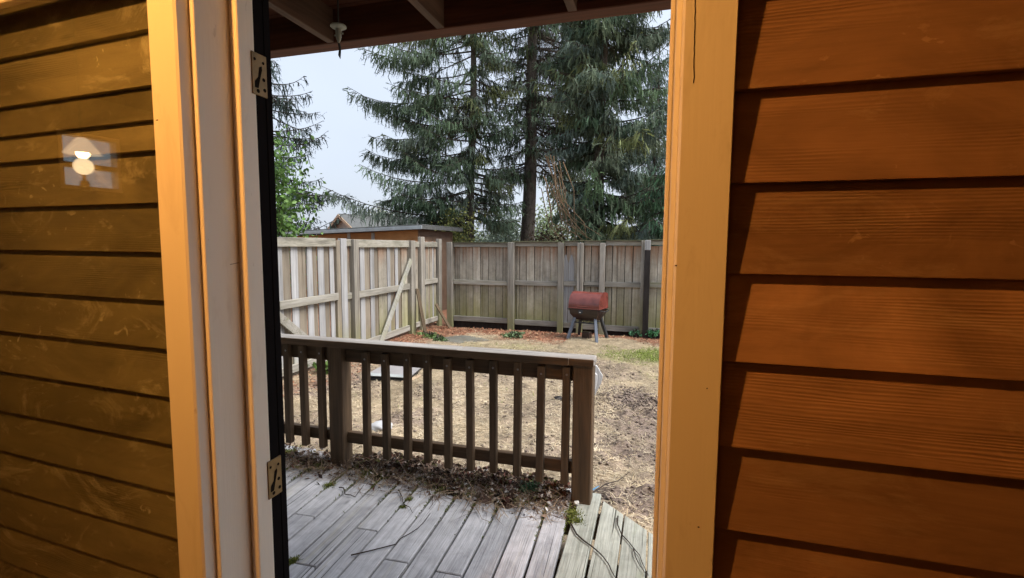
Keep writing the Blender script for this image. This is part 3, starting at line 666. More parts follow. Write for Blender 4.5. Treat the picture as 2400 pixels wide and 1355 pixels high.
side_boards(8.72, 10.16, [.10, .13, .08, .14], ['brown_picket', 'picket', 'pale_picket', 'picket'], [.05, .045])
for y0, y1, m_, d, h in ((6.40, 6.50, 'brown_picket', .02, 1.50), (6.50, 6.645, 'pale_picket', .035, 1.53), (6.795, 6.93, 'post', .06, 1.52), (8.69, 8.87, 'post', .06, 1.52),
                      (9.14, 9.30, 'post', .05, 1.60), (10.0, 10.15, 'post', .045, 1.57)):
    lp(MB().box(XL-.03, XL+d, y0, y1, -.42, h), 'post', M[m_], .006)
def rail_y(y0, y1, z0, z1, name='rail', d=.0, dz=0):
    o = MB().box(-(y1-y0)/2, (y1-y0)/2, -.019, .019, 0, z1-z0).build(name, M['stained_rail' if name == 'top_rail' else 'frail'], lf, .004, loc=(d, (y0+y1)/2-lf.location.y, z0+.35), rot=(0, -dz, R(90))); return o
rail_y(2.9, 5.09, 1.42, 1.53, 'top_rail', -.008); rail_y(5.10, 6.395, 1.405, 1.53, 'top_rail', .0)
rail_y(6.65, 6.79, 1.41, 1.52, 'top_rail', -.006); rail_y(6.935, 8.685, 1.39, 1.52, 'top_rail', .0); rail_y(8.875, 9.135, 1.39, 1.50, 'top_rail', -.008); rail_y(9.305, 9.995, 1.39, 1.50, 'top_rail', -.008)
rail_y(5.20, 6.42, .59, .70, 'middle_rail', .012); rail_y(6.65, 6.79, .57, .67, 'middle_rail', -.008); rail_y(6.935, 8.685, .565, .675, 'middle_rail', .008); rail_y(9.305, 9.995, .60, .70, 'middle_rail', -.002)
rail_y(5.1, 6.39, -.30, -.19, 'bottom_rail', -.003); rail_y(6.935, 8.685, -.275, -.165, 'bottom_rail', .0, .012); rail_y(8.875, 9.995, -.25, -.15, 'bottom_rail', -.008)
rail_y(2.9, 5.09, -.30, -.19, 'bottom_rail', -.008); rail_y(2.9, 5.09, .60, .70, 'middle_rail', -.008)
def brace(ya, za, yb, zb, w_, x0, mat, name='brace'):
    d = math.hypot(yb-ya, zb-za); a = math.atan2(zb-za, yb-ya)
    return MB().box(0, .03, -d/2, d/2, -w_/2, w_/2).build(name, M[mat], lf, .004, loc=(x0-XL, (ya+yb)/2-lf.location.y, (za+zb)/2+.35), rot=(a, 0, 0))
brace(5.02, .62, 6.05, -.19, .12, XL+.014, 'frail'); brace(7.56, -.30, 8.70, 1.14, .105, XL+.03, 'pale_picket')
M['lean'] = wood('dark_brown_offcut', (.07, .05, .032), (.13, .095, .06), (.19, .14, .095), 2, .8, 20, .85, .3, .2)
lb = tag(MB().box(-.012, .012, -.06, .06, 0, .95).build('leaning_board', M['lean'], None, .004, loc=(-4.40, 8.80, -.36), rot=(R(-6), R(-14), 0)), 'dark split board leaning on the side fence between two posts', 'board')
lb = tag(MB().box(-.012, .012, -.05, .05, 0, .62).build('leaning_board', M['lean'], None, .004, loc=(-4.28, 9.72, -.36), rot=(R(18), R(-24), 0)), 'short brown board leaning on the side fence near the corner', 'board')

# ------------------------------------------------------------------ shed and house beyond
sh = empty('shed', (-7.5, 11.4, -.35), 0, 'low orange-brown shed with flat grey roof behind the side fence', 'shed')
def spt(mb, name, mat, bevel=.004, par=None):
    o = mb.build(name, mat, par or sh, bevel); o.location = -Vector(sh.location) if par is None else (0, 0, 0); return o
spt(MB().prism([(-9.5, -.35), (-5.62, -.35), (-5.62, 1.80), (-9.5, 1.63)], 10.86, 10.9, 'Y'), 'wall', M['shed_wall'])
spt(MB().box(-5.62, -5.58, 10.86, 12.9, -.35, 1.80), 'wall', M['shed_side'])
spt(MB().prism([(-9.8, 1.72), (-5.40, 1.895), (-5.40, 1.925), (-9.8, 1.75)], 10.66, 13.2, 'Y'), 'roof', M['roofing'])
spt(MB().prism([(-9.8, 1.645), (-5.40, 1.81), (-5.40, 1.894), (-9.8, 1.719)], 10.64, 10.67, 'Y'), 'fascia', M['fascia'])
spt(MB().prism([(10.67, 1.81), (13.2, 1.81), (13.2, 1.894), (10.67, 1.894)], -5.43, -5.398, 'X'), 'fascia', M['roofing'])
for x0 in (-7.6, -6.9): spt(MB().box(x0, x0+.09, 10.845, 10.859, 1.3, 1.73), 'batten', M['pale_picket'])
hs = empty('house', (-17.6, 25, -.35), R(-38), 'grey neighbouring house roof showing above the shed', 'house')
MB().prism([(-2.0, 0), (2.0, 0), (2.0, 2.75), (0, 3.42), (-2.0, 2.75)], 0, 4.2, 'Y').build('wall', M['house_wall'], hs)
rf = MB().prism([(-.05, 3.44), (2.5, 2.585), (2.5, 2.67), (-.05, 3.53)], -.4, 4.5, 'Y').build('roof', M['roofing'], hs)
MB().prism([(.05, 3.44), (-2.5, 2.585), (-2.5, 2.67), (.05, 3.535)], -.4, 4.5, 'Y').build('roof', M['roofing'], hs)
MB().prism([(0, 3.33), (2.5, 2.49), (2.5, 2.66), (0, 3.51)], -.44, -.405, 'Y').build('barge_board', M['tan_wood'], rf)
MB().prism([(0, 3.33), (-2.5, 2.49), (-2.5, 2.66), (0, 3.51)], -.44, -.405, 'Y').build('barge_board', M['tan_wood'], rf)
wd = MB().box(.7, 1.2, -.03, .0, 2.1, 2.75).build('window', M['tan_wood'], hs); MB().box(.76, 1.14, -.036, -.031, 2.16, 2.69).build('pane', M['glass_dark'], wd)

# ------------------------------------------------------------------ grill
gr = empty('barbecue_grill', (-1.25, 9.36, -.35), R(-16), 'faded red barrel-lid barbecue grill on splayed grey legs', 'grill')
GW, GD = .31, .225
prof = [(-GD, .62)] + [(-GD*math.cos(a)*(1 if a < PI/2 else 1), .64+.275*math.sin(a)**.85) for a in [i*PI/14 for i in range(1, 14)]] + [(GD, .62)]
prof = [(-GD, .62), (-GD, .66), (-.215, .715), (-.195, .77), (-.165, .82), (-.125, .862), (-.08, .892), (-.03, .91), (.03, .915), (.10, .91), (.17, .90), (.205, .875), (.222, .82), (GD, .70), (GD, .62)]
lid = MB().prism(prof, -GW, GW, 'X').build('lid', M['red_enamel'], gr, .0, True)
MB().prism([(y*1.012, .62+(z-.62)*1.012) for y, z in prof], GW-.012, GW+.004, 'X').build('end_seam', M['red_enamel'], lid, 0, True)
MB().box(-GW-.012, GW+.012, -GD-.014, GD+.012, .606, .622).build('rim', M['red_enamel'], lid, .004)
MB().tube([(-.12, -GD-.005, .655), (-.12, -GD-.045, .66), (.12, -GD-.045, .66), (.12, -GD-.005, .655)], .008, 6).build('handle', M['red_enamel'], lid)
bw = MB(); t_ = [(-.30, -.215), (.30, -.215), (.30, .215), (-.30, .215)]; b_ = [(-.205, -.135), (.215, -.135), (.215, .135), (-.205, .135)]
bw.add([(x, y, .604) for x, y in t_] + [(x*.96, y*.95, .50) for x, y in t_] + [(x, y, .385) for x, y in b_], [(0, 1, 2, 3), (8, 11, 10, 9)] + [(4*j+i, 4*j+(i+1) % 4, 4*j+4+(i+1) % 4, 4*j+4+i) for j in range(2) for i in range(4)])
bowl = bw.build('bowl', M['black_enamel'], gr, .012, True, seg=2)
MB().lathe([(0, .0), (.045, .0), (.05, .012), (.03, .022), (0, .024)], 18).build('knob', M['dark_leg'], bowl, 0, True, loc=(-.06, -.205, .545), rot=(R(82), 0, 0))
MB().box(-.075, -.045, -.235, -.2315, .533, .545).build('mark', M['white_plastic'], bowl)
for s in (-1, 1):
    MB().tube([(s*.30, -.15, .585), (s*.37, -.13, .575), (s*.375, 0, .56), (s*.37, .13, .575), (s*.30, .15, .585)], .009, 6).build('side_handle', M['dark_leg'], gr, 0, True)
    MB().tube([(s*.372, -.12, .575), (s*.34, -.05, .52), (s*.28, .0, .50)], .007, 6).build('handle_stay', M['steel'], gr)
def leg(pts, mat):
    m_ = MB(); m_.tube(pts, [.036, .038, .038, .036], 4); return m_.build('leg', mat, gr, .003)
for sx, sy, mt in ((-1, -1, 'grey_leg'), (1, -1, 'grey_leg'), (1, 1, 'dark_leg'), (-1, 1, 'dark_leg')):
    leg([(sx*.20, sy*.13, .44), (sx*.225, sy*.16, .33), (sx*.27, sy*.22, .14), (sx*.30, sy*.26, -.01)], M[mt])
MB().box(-.235, .235, -.18, -.155, .325, .35).box(-.235, .235, .155, .18, .325, .35).build('cross_bar', M['dark_leg'], gr, .003)
for i in range(5): MB().tube([(-.2+.1*i, -.17, .352), (-.2+.1*i, .17, .352)], .006, 5).build('rack_bar', M['dark_leg'], gr)
MB().box(-.10, .06, -.06, .08, .0, .14).build('drip_box', M['black_enamel'], gr, .01)

# ------------------------------------------------------------------ small things in the yard
pn = empty('cover_panel', (-3.42, 6.05, -.34), R(8), 'flat grey panel with black edge lying in the yard', 'panel')
MB().prism([(-.34, -.42), (.28, -.44), (.24, .45), (-.30, .47)], .03, .05, 'Z').build('sheet', M['panel'], pn, .004)
MB().prism([(-.34, -.46), (.29, -.48), (.27, -.36), (-.325, -.34)], .051, .062, 'Z').build('front_strip', plain('pale_edge', (.36, .39, .40), .4, .4), pn, .003)
MB().prism([(-.35, -.455), (.29, -.475), (.25, .46), (-.31, .48)], -.005, .029, 'Z').build('base', M['black_rubber'], pn, .003)
MB().prism([(.20, -.50), (.34, -.40), (.36, -.16), (.29, -.2)], .0, .014, 'Z').build('torn_corner', M['tan_wood'], pn, .002)
def rock(name, loc, r, mat, label, cat='stone', flat=.5, seed=0):
    bm = bmesh.new(); bmesh.ops.create_icosphere(bm, subdivisions=3, radius=1)
    rr = random.Random(seed)
    ph = [rr.uniform(0, 6) for _ in range(6)]
    for v in bm.verts:
        c = v.co; k = 1+.12*math.sin(c.x*3+ph[0])*math.cos(c.y*3+ph[1])+.08*math.sin(c.z*5+ph[2]+c.x*4)+.05*math.sin(c.y*9+ph[3])
        v.co = Vector((c.x*r[0]*k, c.y*r[1]*k, c.z*r[2]*k))
    for f in bm.faces: f.smooth = True
    me = bpy.data.meshes.new(name); bm.to_mesh(me); bm.free()
    o = link(name, me, mat, None, loc); tag(o, label, cat); return o
rock('pale_stone', tuple(at_z(893, 1000, -.33)), (.115, .09, .05), M['stone'], 'pale grey rounded stone on the soil behind the balusters', seed=1)
rock('flat_slab', (-3.48, 8.55, -.355), (.50, .36, .035), M['slab'], 'flat dark wet stone slab among the bark mulch', seed=2)
rock('soil_lump', tuple(at_z(1308, 936, -.34)), (.05, .045, .04), M['dark_post'], 'small dark clod beside the baluster next to the end post', 'soil clod', seed=3)
st = empty('timber_offcut', (-.68, 5.60, -.36), R(10), 'bleached split timber standing just behind the railing end post', 'timber')
MB().prism([(-.10, 0), (.0, .0), (.045, .12), (.10, .24), (.115, .32), (.05, .43), (.0, .46), (-.10, .46)], -.04, .0, 'Y').build('split_face', M['weathered'], st, .006)
MB().prism([(-.10, 0), (-.02, .0), (.02, .12), (.05, .24), (.05, .34), (-.10, .45)], -.075, -.041, 'Y').build('splinter', M['weathered'], st, .006)
def stick(name, pts, rad, mat, label, cat='twig'):
    m_ = MB(); n_ = len(pts); m_.tube(pts, [.62*rad*(1-.6*i/(n_-1)) for i in range(n_)], 5); o = m_.build(name, mat, None, 0, True); tag(o, label, cat); return o
def poly(pxs, z, jit=.003):
    return [at_z(a, b, z) + Vector((0, 0, random.uniform(0, jit))) for a, b in pxs]
M['twig'] = plain('dark_twig', (.05, .038, .032), .8, .2); M['twig_pale'] = plain('pale_twig', (.22, .17, .12), .8, .2)
a_, b_ = at_z(1388, 1156, -.04), at_z(1476, 1106, -.30)
stick('stick', [a_, a_.lerp(b_, .3)+Vector((0, 0, .01)), a_.lerp(b_, .6)+Vector((.01, 0, -.01)), b_], .009, M['twig'], 'dark straight stick poking out beside the end post', 'stick')
b2 = at_z(1418, 1138, -.14); stick('plastic_strip', [a_ + Vector((-.02, .01, 0)), a_.lerp(b2, .5)+Vector((0, 0, .02))], .011, plain('blue_plastic', (.10, .25, .42), .4, .4), 'short blue strip next to the stick by the post', 'strip')
z6 = lambda L: [(1300+a*.203, 1080+b*.203) for a, b in L]; z4 = lambda L: [(660+a*.2324, 1040+b*.2324) for a, b in L]; z5 = lambda L: [(960+a*.2324, 1040+b*.2324) for a, b in L]
stick('vine_stem', poly(z6([(190, 730), (250, 850), (330, 920), (430, 990), (500, 1050), (560, 1110), (620, 1190), (660, 1280), (710, 1370)]), .010), .0075, M['twig'], 'dark vine stem crossing the boards below the end post')
stick('vine_stem', poly(z6([(730, 640), (725, 740), (770, 850), (840, 920), (910, 1010), (980, 1090), (1010, 1180), (1080, 1330)]), .010), .006, M['twig'], 'forked vine stem on the rightmost deck boards')
stick('vine_stem', poly(z6([(910, 1020), (930, 1110), (980, 1210), (1060, 1320)]), .012), .005, M['twig'], 'thin branch of vine beside the forked stem on the right')
stick('vine_stem', poly(z4([(700, 1130), (820, 1100), (930, 1075), (1150, 1015), (1200, 960), (1290, 910), (1370, 860), (1440, 790), (1500, 700)]), .010), .006, M['twig'], 'long thin vine stem across the middle deck boards')
stick('vine_stem', poly(z4([(580, 440), (625, 450), (640, 510), (700, 520), (740, 540), (790, 470), (830, 420)]), .012), .006, M['twig'], 'crooked twig on the left boards below the middle post')
stick('vine_stem', poly(z4([(1180, 470), (1215, 540), (1225, 610), (1290, 640), (1320, 700)]), .012), .005, M['twig'], 'short forked twig lying on mossy board centre left')
stick('vine_stem', poly(z5([(665, 640), (700, 700), (730, 760), (800, 785)]), .010), .0035, M['twig_pale'], 'tiny pale twig on the bright middle board')

# ------------------------------------------------------------------ litter along the railing
def litter_h(x, y):
    c = np.clip((x+1.95)/.3, 0, 1)*np.clip((-.43-x)/.12, 0, 1)
    front = 2.60 - .17*np.clip(1-np.abs((x+.98)/.55), 0, 1) + .22*(fbm(x*5, y*2.5, 91, 4)-.5)      # ragged front edge of the heap
    k = np.clip((y-front)/.10, 0, 1)*np.clip((2.86-y)/.05, 0, 1)
    return c*k*np.clip(fbm(x*9, y*9, 93, 4)*2.4-.85+.6*np.clip((y-2.66)/.1, 0, 1), 0, 1.25)*.045
lx = np.linspace(-2.05, -.40, 190); ly = np.linspace(2.30, 2.835, 80); LX, LY = np.meshgrid(lx, ly); LZ = litter_h(LX, LY) - .004
ii = np.arange(LX.size).reshape(LX.shape); q = np.stack([ii[:-1, :-1], ii[:-1, 1:], ii[1:, 1:], ii[1:, :-1]], -1).reshape(-1, 4)
q = q[(LZ.ravel()[q] > -.002).any(1)]
LC = np.array([.075, .052, .043])*(.45+1.1*fbm(LX*25, LY*25, 95, 3))[..., None]
o = link('debris_heap', np_mesh('debris_heap', np.stack([LX, LY, LZ], -1).reshape(-1, 3), np.concatenate([q[:, [0, 1, 2]], q[:, [0, 2, 3]]]), LC.reshape(-1, 3)), M['dry'])
tag(o, 'dark rotted leaf mould heaped along the foot of the railing', 'leaf mould', None, 'stuff')
def leaves(name, x, y, z, size, cols, mat, label, cat, spread=.7, kind='stuff'):
    n = len(x); P = np.stack([x, y, z], -1)
    u = rng.normal(0, 1, (n, 3)); u[:, 2] *= spread; u /= np.linalg.norm(u, axis=1)[:, None]
    t = rng.normal(0, 1, (n, 3)); t[:, 2] *= spread; v = np.cross(u, t); v /= np.linalg.norm(v, axis=1)[:, None]; nn = np.cross(u, v)
    s = size[:, None]
    V = np.stack([P-u*s*.5, P-v*s*.28+nn*s*.10, P+v*s*.28+nn*s*.10, P+u*s*.25-v*s*.2+nn*s*.08, P+u*s*.25+v*s*.2+nn*s*.08, P+u*s*.55, P], 1).reshape(-1, 3)
    b = np.arange(n)[:, None]*7
    Fc = np.concatenate([b+[0, 1, 6], b+[0, 6, 2], b+[1, 3, 6], b+[6, 4, 2], b+[6, 3, 5], b+[6, 5, 4]])
    o = link(name, np_mesh(name, V, Fc, np.repeat(cols, 7, 0)), mat); return tag(o, label, cat, None, kind)
n = 6000
x = np.concatenate([rng.uniform(-2.0, -.42, n-500), rng.uniform(-2.75, -2.0, 500)]); y = 2.66 + rng.normal(0, .10, n); y = np.clip(y, 2.2, 2.83)
k = (litter_h(x, y) > .006) | (rng.random(n) < .07) | (x < -2); x, y = x[k], y[k]; n = len(x)
pal = np.array([[.09, .060, .050], [.14, .092, .072], [.05, .034, .030], [.22, .155, .115], [.30, .26, .235], [.12, .055, .043], [.09, .085, .035]])
c = pal[rng.integers(0, 7, n)]*rng.uniform(.6, 1.35, (n, 1))
leaves('leaf_litter', x, y, litter_h(x, y)+rng.uniform(0, .02, n), rng.uniform(.012, .045, n), c, M['dry'], 'dead curled brown leaves caught under the railing', 'leaf litter')
n = 2300; x = rng.uniform(-2.4, -.45, n); y = 2.60-.03*np.clip(x+1.9, 0, 2)+rng.normal(.03, .09, n); y = np.clip(y, 2.2, 2.8)
az = rng.uniform(0, 2*PI, n)
blades('dead_stems', x, y, litter_h(x, y)+.006, rng.uniform(.04, .19, n), rng.uniform(.002, .0045, n), rng.normal(.14, .25, n), az, np.array([[.22, .15, .10], [.08, .05, .042], [.32, .25, .18]])[rng.integers(0, 3, n)], M['dry'], 'thin dead stems tangled in the leaf litter', 'stems')
n = 260; x = np.concatenate([rng.uniform(-1.7, -.44, 190), rng.uniform(-1.0, -.5, 70)]); y = 2.63-.03*np.clip(x+1.9, 0, 2)+rng.normal(.02, .06, n)
leaves('pale_flakes', x, y, litter_h(x, y)+.014, rng.uniform(.008, .034, n), np.array([.62, .62, .62])*rng.uniform(.6, 1.15, (n, 1)), M['dry'], 'white flecks of lichen and paint scattered on the litter', 'flakes')
# moss in the gaps
def moss(n, x, y, spread, hmax, label, name='moss'):
    az = rng.uniform(0, 2*PI, n); r = np.abs(rng.normal(0, 1, n))*spread
    xx, yy = x + r*np.cos(az), y + r*np.sin(az)
    c = np.array([[.13, .15, .03], [.085, .11, .025], [.20, .22, .05], [.06, .07, .025]])[rng.integers(0, 4, n)]*rng.uniform(.7, 1.3, (n, 1))
    return xx, yy, c
MX, MY, MC = [], [], []
for (px, py, sp, cnt) in ((1012, 1140, .035, 260), (985, 1123, .03, 220), (860, 1110, .04, 260), (905, 1075+40, .03, 250), (750, 1090, .05, 330), (710, 1080, .05, 330), (830, 1095, .03, 200), (775, 1137, .02, 120),
                          (1180, 1158, .02, 140), (960, 1172, .012, 80), (945, 1190, .010, 60), (1342, 1205, .028, 380), (1352, 1222, .02, 260), (1285, 1165, .02, 160), (1040, 1150, .03, 240), (1100, 1160, .02, 120), (690, 1315, .014, 120), (1236, 1172, .035, 420), (1255, 1160, .03, 300), (1110, 1135, .05, 260), (1190, 1130, .04, 220), (900, 1090, .04, 240), (945, 1105, .035, 220), (1300, 1140, .03, 200), (680, 1060, .05, 260)):
    p = at_z(px, py, 0); a, b, c = moss(cnt*3, p.x, p.y, sp, .02, ''); MX.append(a); MY.append(b); MC.append(c)
for i in range(0, 16):                            # thin threads of moss down the joints
    if i in (2, 12): continue
    m_ = 190; yy = 2.66 - np.abs(rng.normal(0, .16, m_)); xx = gap_x(i) - math.tan(TILT)*(yy-2.0) + rng.normal(0, .003, m_)
    MX.append(xx); MY.append(yy); MC.append(np.array([.10, .12, .03])*rng.uniform(.5, 1.4, (m_, 1)))
x, y, c = np.concatenate(MX), np.concatenate(MY), np.concatenate(MC); n = len(x)
blades('moss', x, y, litter_h(x, y)*.9 - .002, rng.uniform(.007, .022, n), rng.uniform(.003, .006, n), rng.uniform(.3, 1.4, n), rng.uniform(0, 2*PI, n), c, M['dry'], 'green moss growing in the deck joints and by the posts', 'moss')
def weed(name, loc, n, L, c, label, up=.7, wd=.006, cat='plant'):
    az = rng.uniform(0, 2*PI, n); til = rng.normal(up, .3, n)
    P = np.zeros(n)
    o = blades(name, P+rng.normal(0, L*.12, n), P+rng.normal(0, L*.12, n), P, rng.uniform(.5, 1.1, n)*L, np.full(n, wd)*rng.uniform(.6, 1.3, n), til, az, np.array(c)*rng.uniform(.6, 1.4, (n, 1)), M['leafy'], label, cat, None)
    o.location = loc; return o
p = at_z(1243, 1150, .02); weed('weed_tuft', p, 70, .10, (.05, .13, .055), 'green star-shaped weed tuft in the litter near the end post', .6, .006)
p = at_z(1318, 1150, .012)
fl = MB().add([(-.045, -.02, 0), (.02, -.03, .004), (.05, .005, .010), (.03, .03, .004), (-.02, .022, .012), (-.05, .01, .004), (0, 0, .008)], [(0, 1, 6), (1, 2, 6), (2, 3, 6), (3, 4, 6), (4, 5, 6), (5, 0, 6)]).build('paint_flake', M['white_plastic'], None, 0, loc=p)
tag(fl, 'large curled white flake lying just left of the end post', 'flake')
p = at_z(1355, 1166, .012); rock('snail_shell', (p.x, 2.622, .014), (.016, .014, .013), M['white_plastic'], 'small white round pebble at the foot of the end post', 'pebble', seed=9)
sm = MB(); 

# ------------------------------------------------------------------ trees
def ribbons(B, D, L, Wd, C, sag, nseg=3):
    """hanging needle sprays: each a tapered ribbon with side sprigs."""
    n = len(B); D = D/np.linalg.norm(D, axis=1)[:, None]
    side = np.cross(D, rng.normal(0, 1, (n, 3))); side /= np.maximum(np.linalg.norm(side, axis=1), 1e-6)[:, None]
    ts = np.linspace(0, 1, nseg+1); Vs = []; wk = [.7, 1.0, .8, .0][:nseg+1]
    for t, k in zip(ts, wk):
        p = B + D*(L*t)[:, None]; p[:, 2] -= sag*L*t*t
        jit = rng.normal(0, .12, n)*Wd
        s = side*(Wd*k*.5)[:, None]
        Vs += [p - s + side*jit[:, None], p + s + side*jit[:, None]]
    # side sprigs
    sp = 5; SV = []
    for j in range(sp):
        t = rng.uniform(.1, .9, n); p = B + D*(L*t)[:, None]; p[:, 2] -= sag*L*t*t
        sd = side*np.where(rng.random(n) < .5, 1, -1)[:, None]*.8 + rng.normal(0, .45, (n, 3)); ln = (L*rng.uniform(.16, .36, n))[:, None]
        e = p + (sd*.8 + D*.75)*ln; wv = np.cross(sd, D)*.0 + D*(Wd*.42)[:, None]
        SV += [p - wv, p + wv, e]
    V = np.stack(Vs + SV, 1); k = 2*(nseg+1)
    f = []
    for i in range(nseg): f += [[2*i, 2*i+1, 2*i+3], [2*i, 2*i+3, 2*i+2]]
    for j in range(sp): f.append([k+3*j, k+3*j+1, k+3*j+2])
    nv = V.shape[1]; Fc = (np.arange(n)[:, None, None]*nv + np.array(f)[None]).reshape(-1, 3)
    return V.reshape(-1, 3), Fc, np.repeat(C, nv, 0)

def spruce(name, label, x, y, H, r, zr, lenf, cols, dens=1.0, whorl=.42, per=5, s0=.3, hang=.34, bare=.3, lean=0, group='tall conifers behind the fence', twig=1.0, seed=0, trunk_bare=None):
    rs = np.random.default_rng(seed); t = empty(name, (x, y, -.4), 0, label, 'tree', group)
    zs = np.linspace(0, H, 14)
    MB().tube([(lean*z/H + .05*math.sin(z*.7+seed), .04*math.cos(z*.5), z) for z in zs], [r*(1.25 if z < .3 else 1)*(1-.72*z/H) for z in zs], 14).build('trunk', M['bark'], t, 0, True)
    limb = MB(); B, D, L, Wd, C = [], [], [], [], []; DB, DD, DL = [], [], []
    cols = np.array(cols); z = zr[0]
    while z < zr[1]:
        for k in range(per):
            az = rs.uniform(0, 2*PI); Lb = lenf(z, az)*rs.uniform(.72, 1.12)
            if Lb < .3: continue
            zz = z + rs.uniform(-.8, .8)*whorl; a = rs.uniform(-.46, .04); c = rs.uniform(.08, .38); crv = rs.uniform(-.25, .25)
            def pt(s):
                aa = az + crv*s
                return np.array([lean*zz/H + math.cos(aa)*Lb*s, math.sin(aa)*Lb*s, zz + Lb*(a*s + c*s**3)])
            ss = np.linspace(0, 1, 8); P = [pt(s) for s in ss]
            limb.tube([tuple(p) for p in P], [(.026*(1-.85*s)+.003)*min(1, r/.16) for s in ss], 4, False)
            cc = cols[rs.integers(0, len(cols))]*rs.uniform(.7, 1.3)
            def strand(p, out, s):
                up = max(0, (s-.8)/.2)
                d = np.array([out[0]*(.35+.5*up), out[1]*(.35+.5*up), -.95+1.15*up]) + rs.normal(0, .30, 3)
                B.append(p); D.append(d); L.append(hang*rs.uniform(.35, 1.15)*(1-.35*s)); Wd.append(rs.uniform(.020, .040)); C.append(cc*rs.uniform(.55, 1.4)*np.array([1, 1, 1]))
            out = np.array([math.cos(az), math.sin(az), 0])
            for s in np.arange(s0+rs.uniform(0, .1), 1.0, .075/dens/max(Lb, .6)*1.6):
                strand(pt(s)+rs.normal(0, .02, 3), out, s)
            for s in np.arange(s0*.8, .97, .16/max(Lb, .6)*1.5/dens):
                for sd in (-1, 1):
                    if rs.random() < .15: continue
                    l2 = (.32*Lb*(1.02-s)+.16)*rs.uniform(.6, 1.2); a2 = az + sd*rs.uniform(.7, 1.15); o2 = np.array([math.cos(a2), math.sin(a2), rs.uniform(-.45, -.05)])
                    p = pt(s); limb.tube([tuple(p), tuple(p+o2*l2*.6+np.array([0, 0, -.03])), tuple(p+o2*l2+np.array([0, 0, -.05]))], [.009, .006, .002], 3, False)
                    for q_ in np.arange(.15, 1.01, .085/dens/l2*1.3):
                        strand(p+o2*l2*q_+rs.normal(0, .02, 3), o2, .3+.7*q_ if s > .8 else .4*q_)
            if bare:                               # dead inner twigs
                for s in np.arange(.05, max(s0, .12)+.25, .035/bare/max(Lb, .6)*2):
                    p = pt(s); DB.append(p); DD.append(rs.normal(0, 1, 3)+np.array([0, 0, -.6])); DL.append(rs.uniform(.15, .6)*twig)
        z += whorl*rs.uniform(.8, 1.2)
    limb.build('limbs', M['limb'], t)['kind'] = 'stuff'
    B, D, L, Wd, C = map(np.array, (B, D, L, Wd, C))
    V, Fc, CC = ribbons(B, D, L, Wd, C, .25)
    o = link('crown', np_mesh('crown', V, Fc, CC), M['needle'], t); o['kind'] = 'stuff'
    if DB:
        n_ = len(DB); DB, DD, DL = np.array(DB), np.array(DD), np.array(DL); DD /= np.linalg.norm(DD, axis=1)[:, None]
        sd = np.cross(DD, rng.normal(0, 1, (n_, 3))); sd /= np.linalg.norm(sd, axis=1)[:, None]; sd *= .006
        m1 = DB+DD*DL[:, None]*.5+rng.normal(0, .04, (n_, 3)); e = DB+DD*DL[:, None]; e[:, 2] -= DL*.25
        f1 = m1 + np.cross(DD, rng.normal(0, 1, (n_, 3)))*DL[:, None]*.35; f1[:, 2] -= DL*.2
        V = np.stack([DB-sd, DB+sd, m1-sd*.7, m1+sd*.7, e, f1], 1).reshape(-1, 3); b = np.arange(n_)[:, None]*6
        o = link('dead_twigs', np_mesh('dead_twigs', V, np.concatenate([b+[0, 1, 3], b+[0, 3, 2], b+[2, 3, 4], b+[2, 3, 5]]), np.repeat(np.array([.07, .058, .048])*rng.uniform(.6, 1.6, (n_, 1)), 6, 0)), M['dry'], t); o['kind'] = 'stuff'
    return t
NEED = [(.095, .145, .085), (.125, .18, .12), (.065, .105, .062), (.155, .185, .085), (.13, .17, .13)]
NEED2 = [(.13, .185, .115), (.175, .23, .17), (.07, .115, .07), (.17, .20, .085), (.135, .185, .155), (.10, .16, .085), (.12, .16, .10), (.09, .14, .10), (.14, .18, .12)]
wrap = lambda a: (a+PI) % (2*PI)-PI
# A: slim trunk, long drooping limbs to the left
spruce('spruce_tree', 'slim-trunked spruce with long drooping limbs reaching left over the shed', -5.85, 15.0, 13.5, .15, (2.5, 10.6),
       lambda z, a: (4.7-.12*z)*(.40+.60*max(0, math.cos(wrap(a-R(190))))**.8)*(1-.68*max(0, math.cos(wrap(a-R(-62))))**1.3), NEED, dens=1.7, per=8, s0=.36, hang=.40, bare=1.3, lean=.12, seed=3)
# B: thick bare trunk
spruce('spruce_tree', 'thick dark bare-trunked spruce in the middle of the row', -4.42, 16.5, 14.5, .27, (4.4, 11.2),
       lambda z, a: (2.3+.9*math.cos(wrap(a-R(5))))*(1-.75*max(0, math.cos(wrap(a-R(-75))))**1.2), NEED, dens=1.25, per=9, s0=.42, hang=.38, bare=3.0, lean=.40, twig=1.2, seed=5)
# C: dense weeping crown on the right
spruce('spruce_tree', 'dense weeping grey-green spruce filling the right of the view', -1.55, 13.6, 13.0, .17, (1.0, 10.0),
       lambda z, a: 1.75+.30*math.sin(3*a+z*1.7)+.25*max(0, math.cos(a))-.02*z, NEED2, dens=1.7, whorl=.34, per=7, s0=.14, hang=.34, bare=.6, seed=8)
# D: spruce at the left edge
spruce('spruce_tree', 'spruce at the left edge with upswept branch tips against the sky', -11.2, 12.2, 8.5, .13, (1.4, 7.6),
       lambda z, a: max(.35, 2.75-.30*(z-1.2)), [(.05, .08, .075), (.06, .095, .08), (.045, .07, .06)], dens=1.15, whorl=.48, per=6, s0=.25, hang=.28, bare=.4, seed=12)
# E: pale fir far right
spruce('fir_tree', 'pale blue-green young fir beside the right door post', -.22, 19.5, 9.2, .07, (1.2, 9.0),
       lambda z, a: max(.18, (9.6-z)*.24), [(.10, .15, .12), (.12, .18, .15), (.09, .14, .10)], dens=1.3, whorl=.30, per=7, s0=.05, hang=.24, bare=0, seed=15)
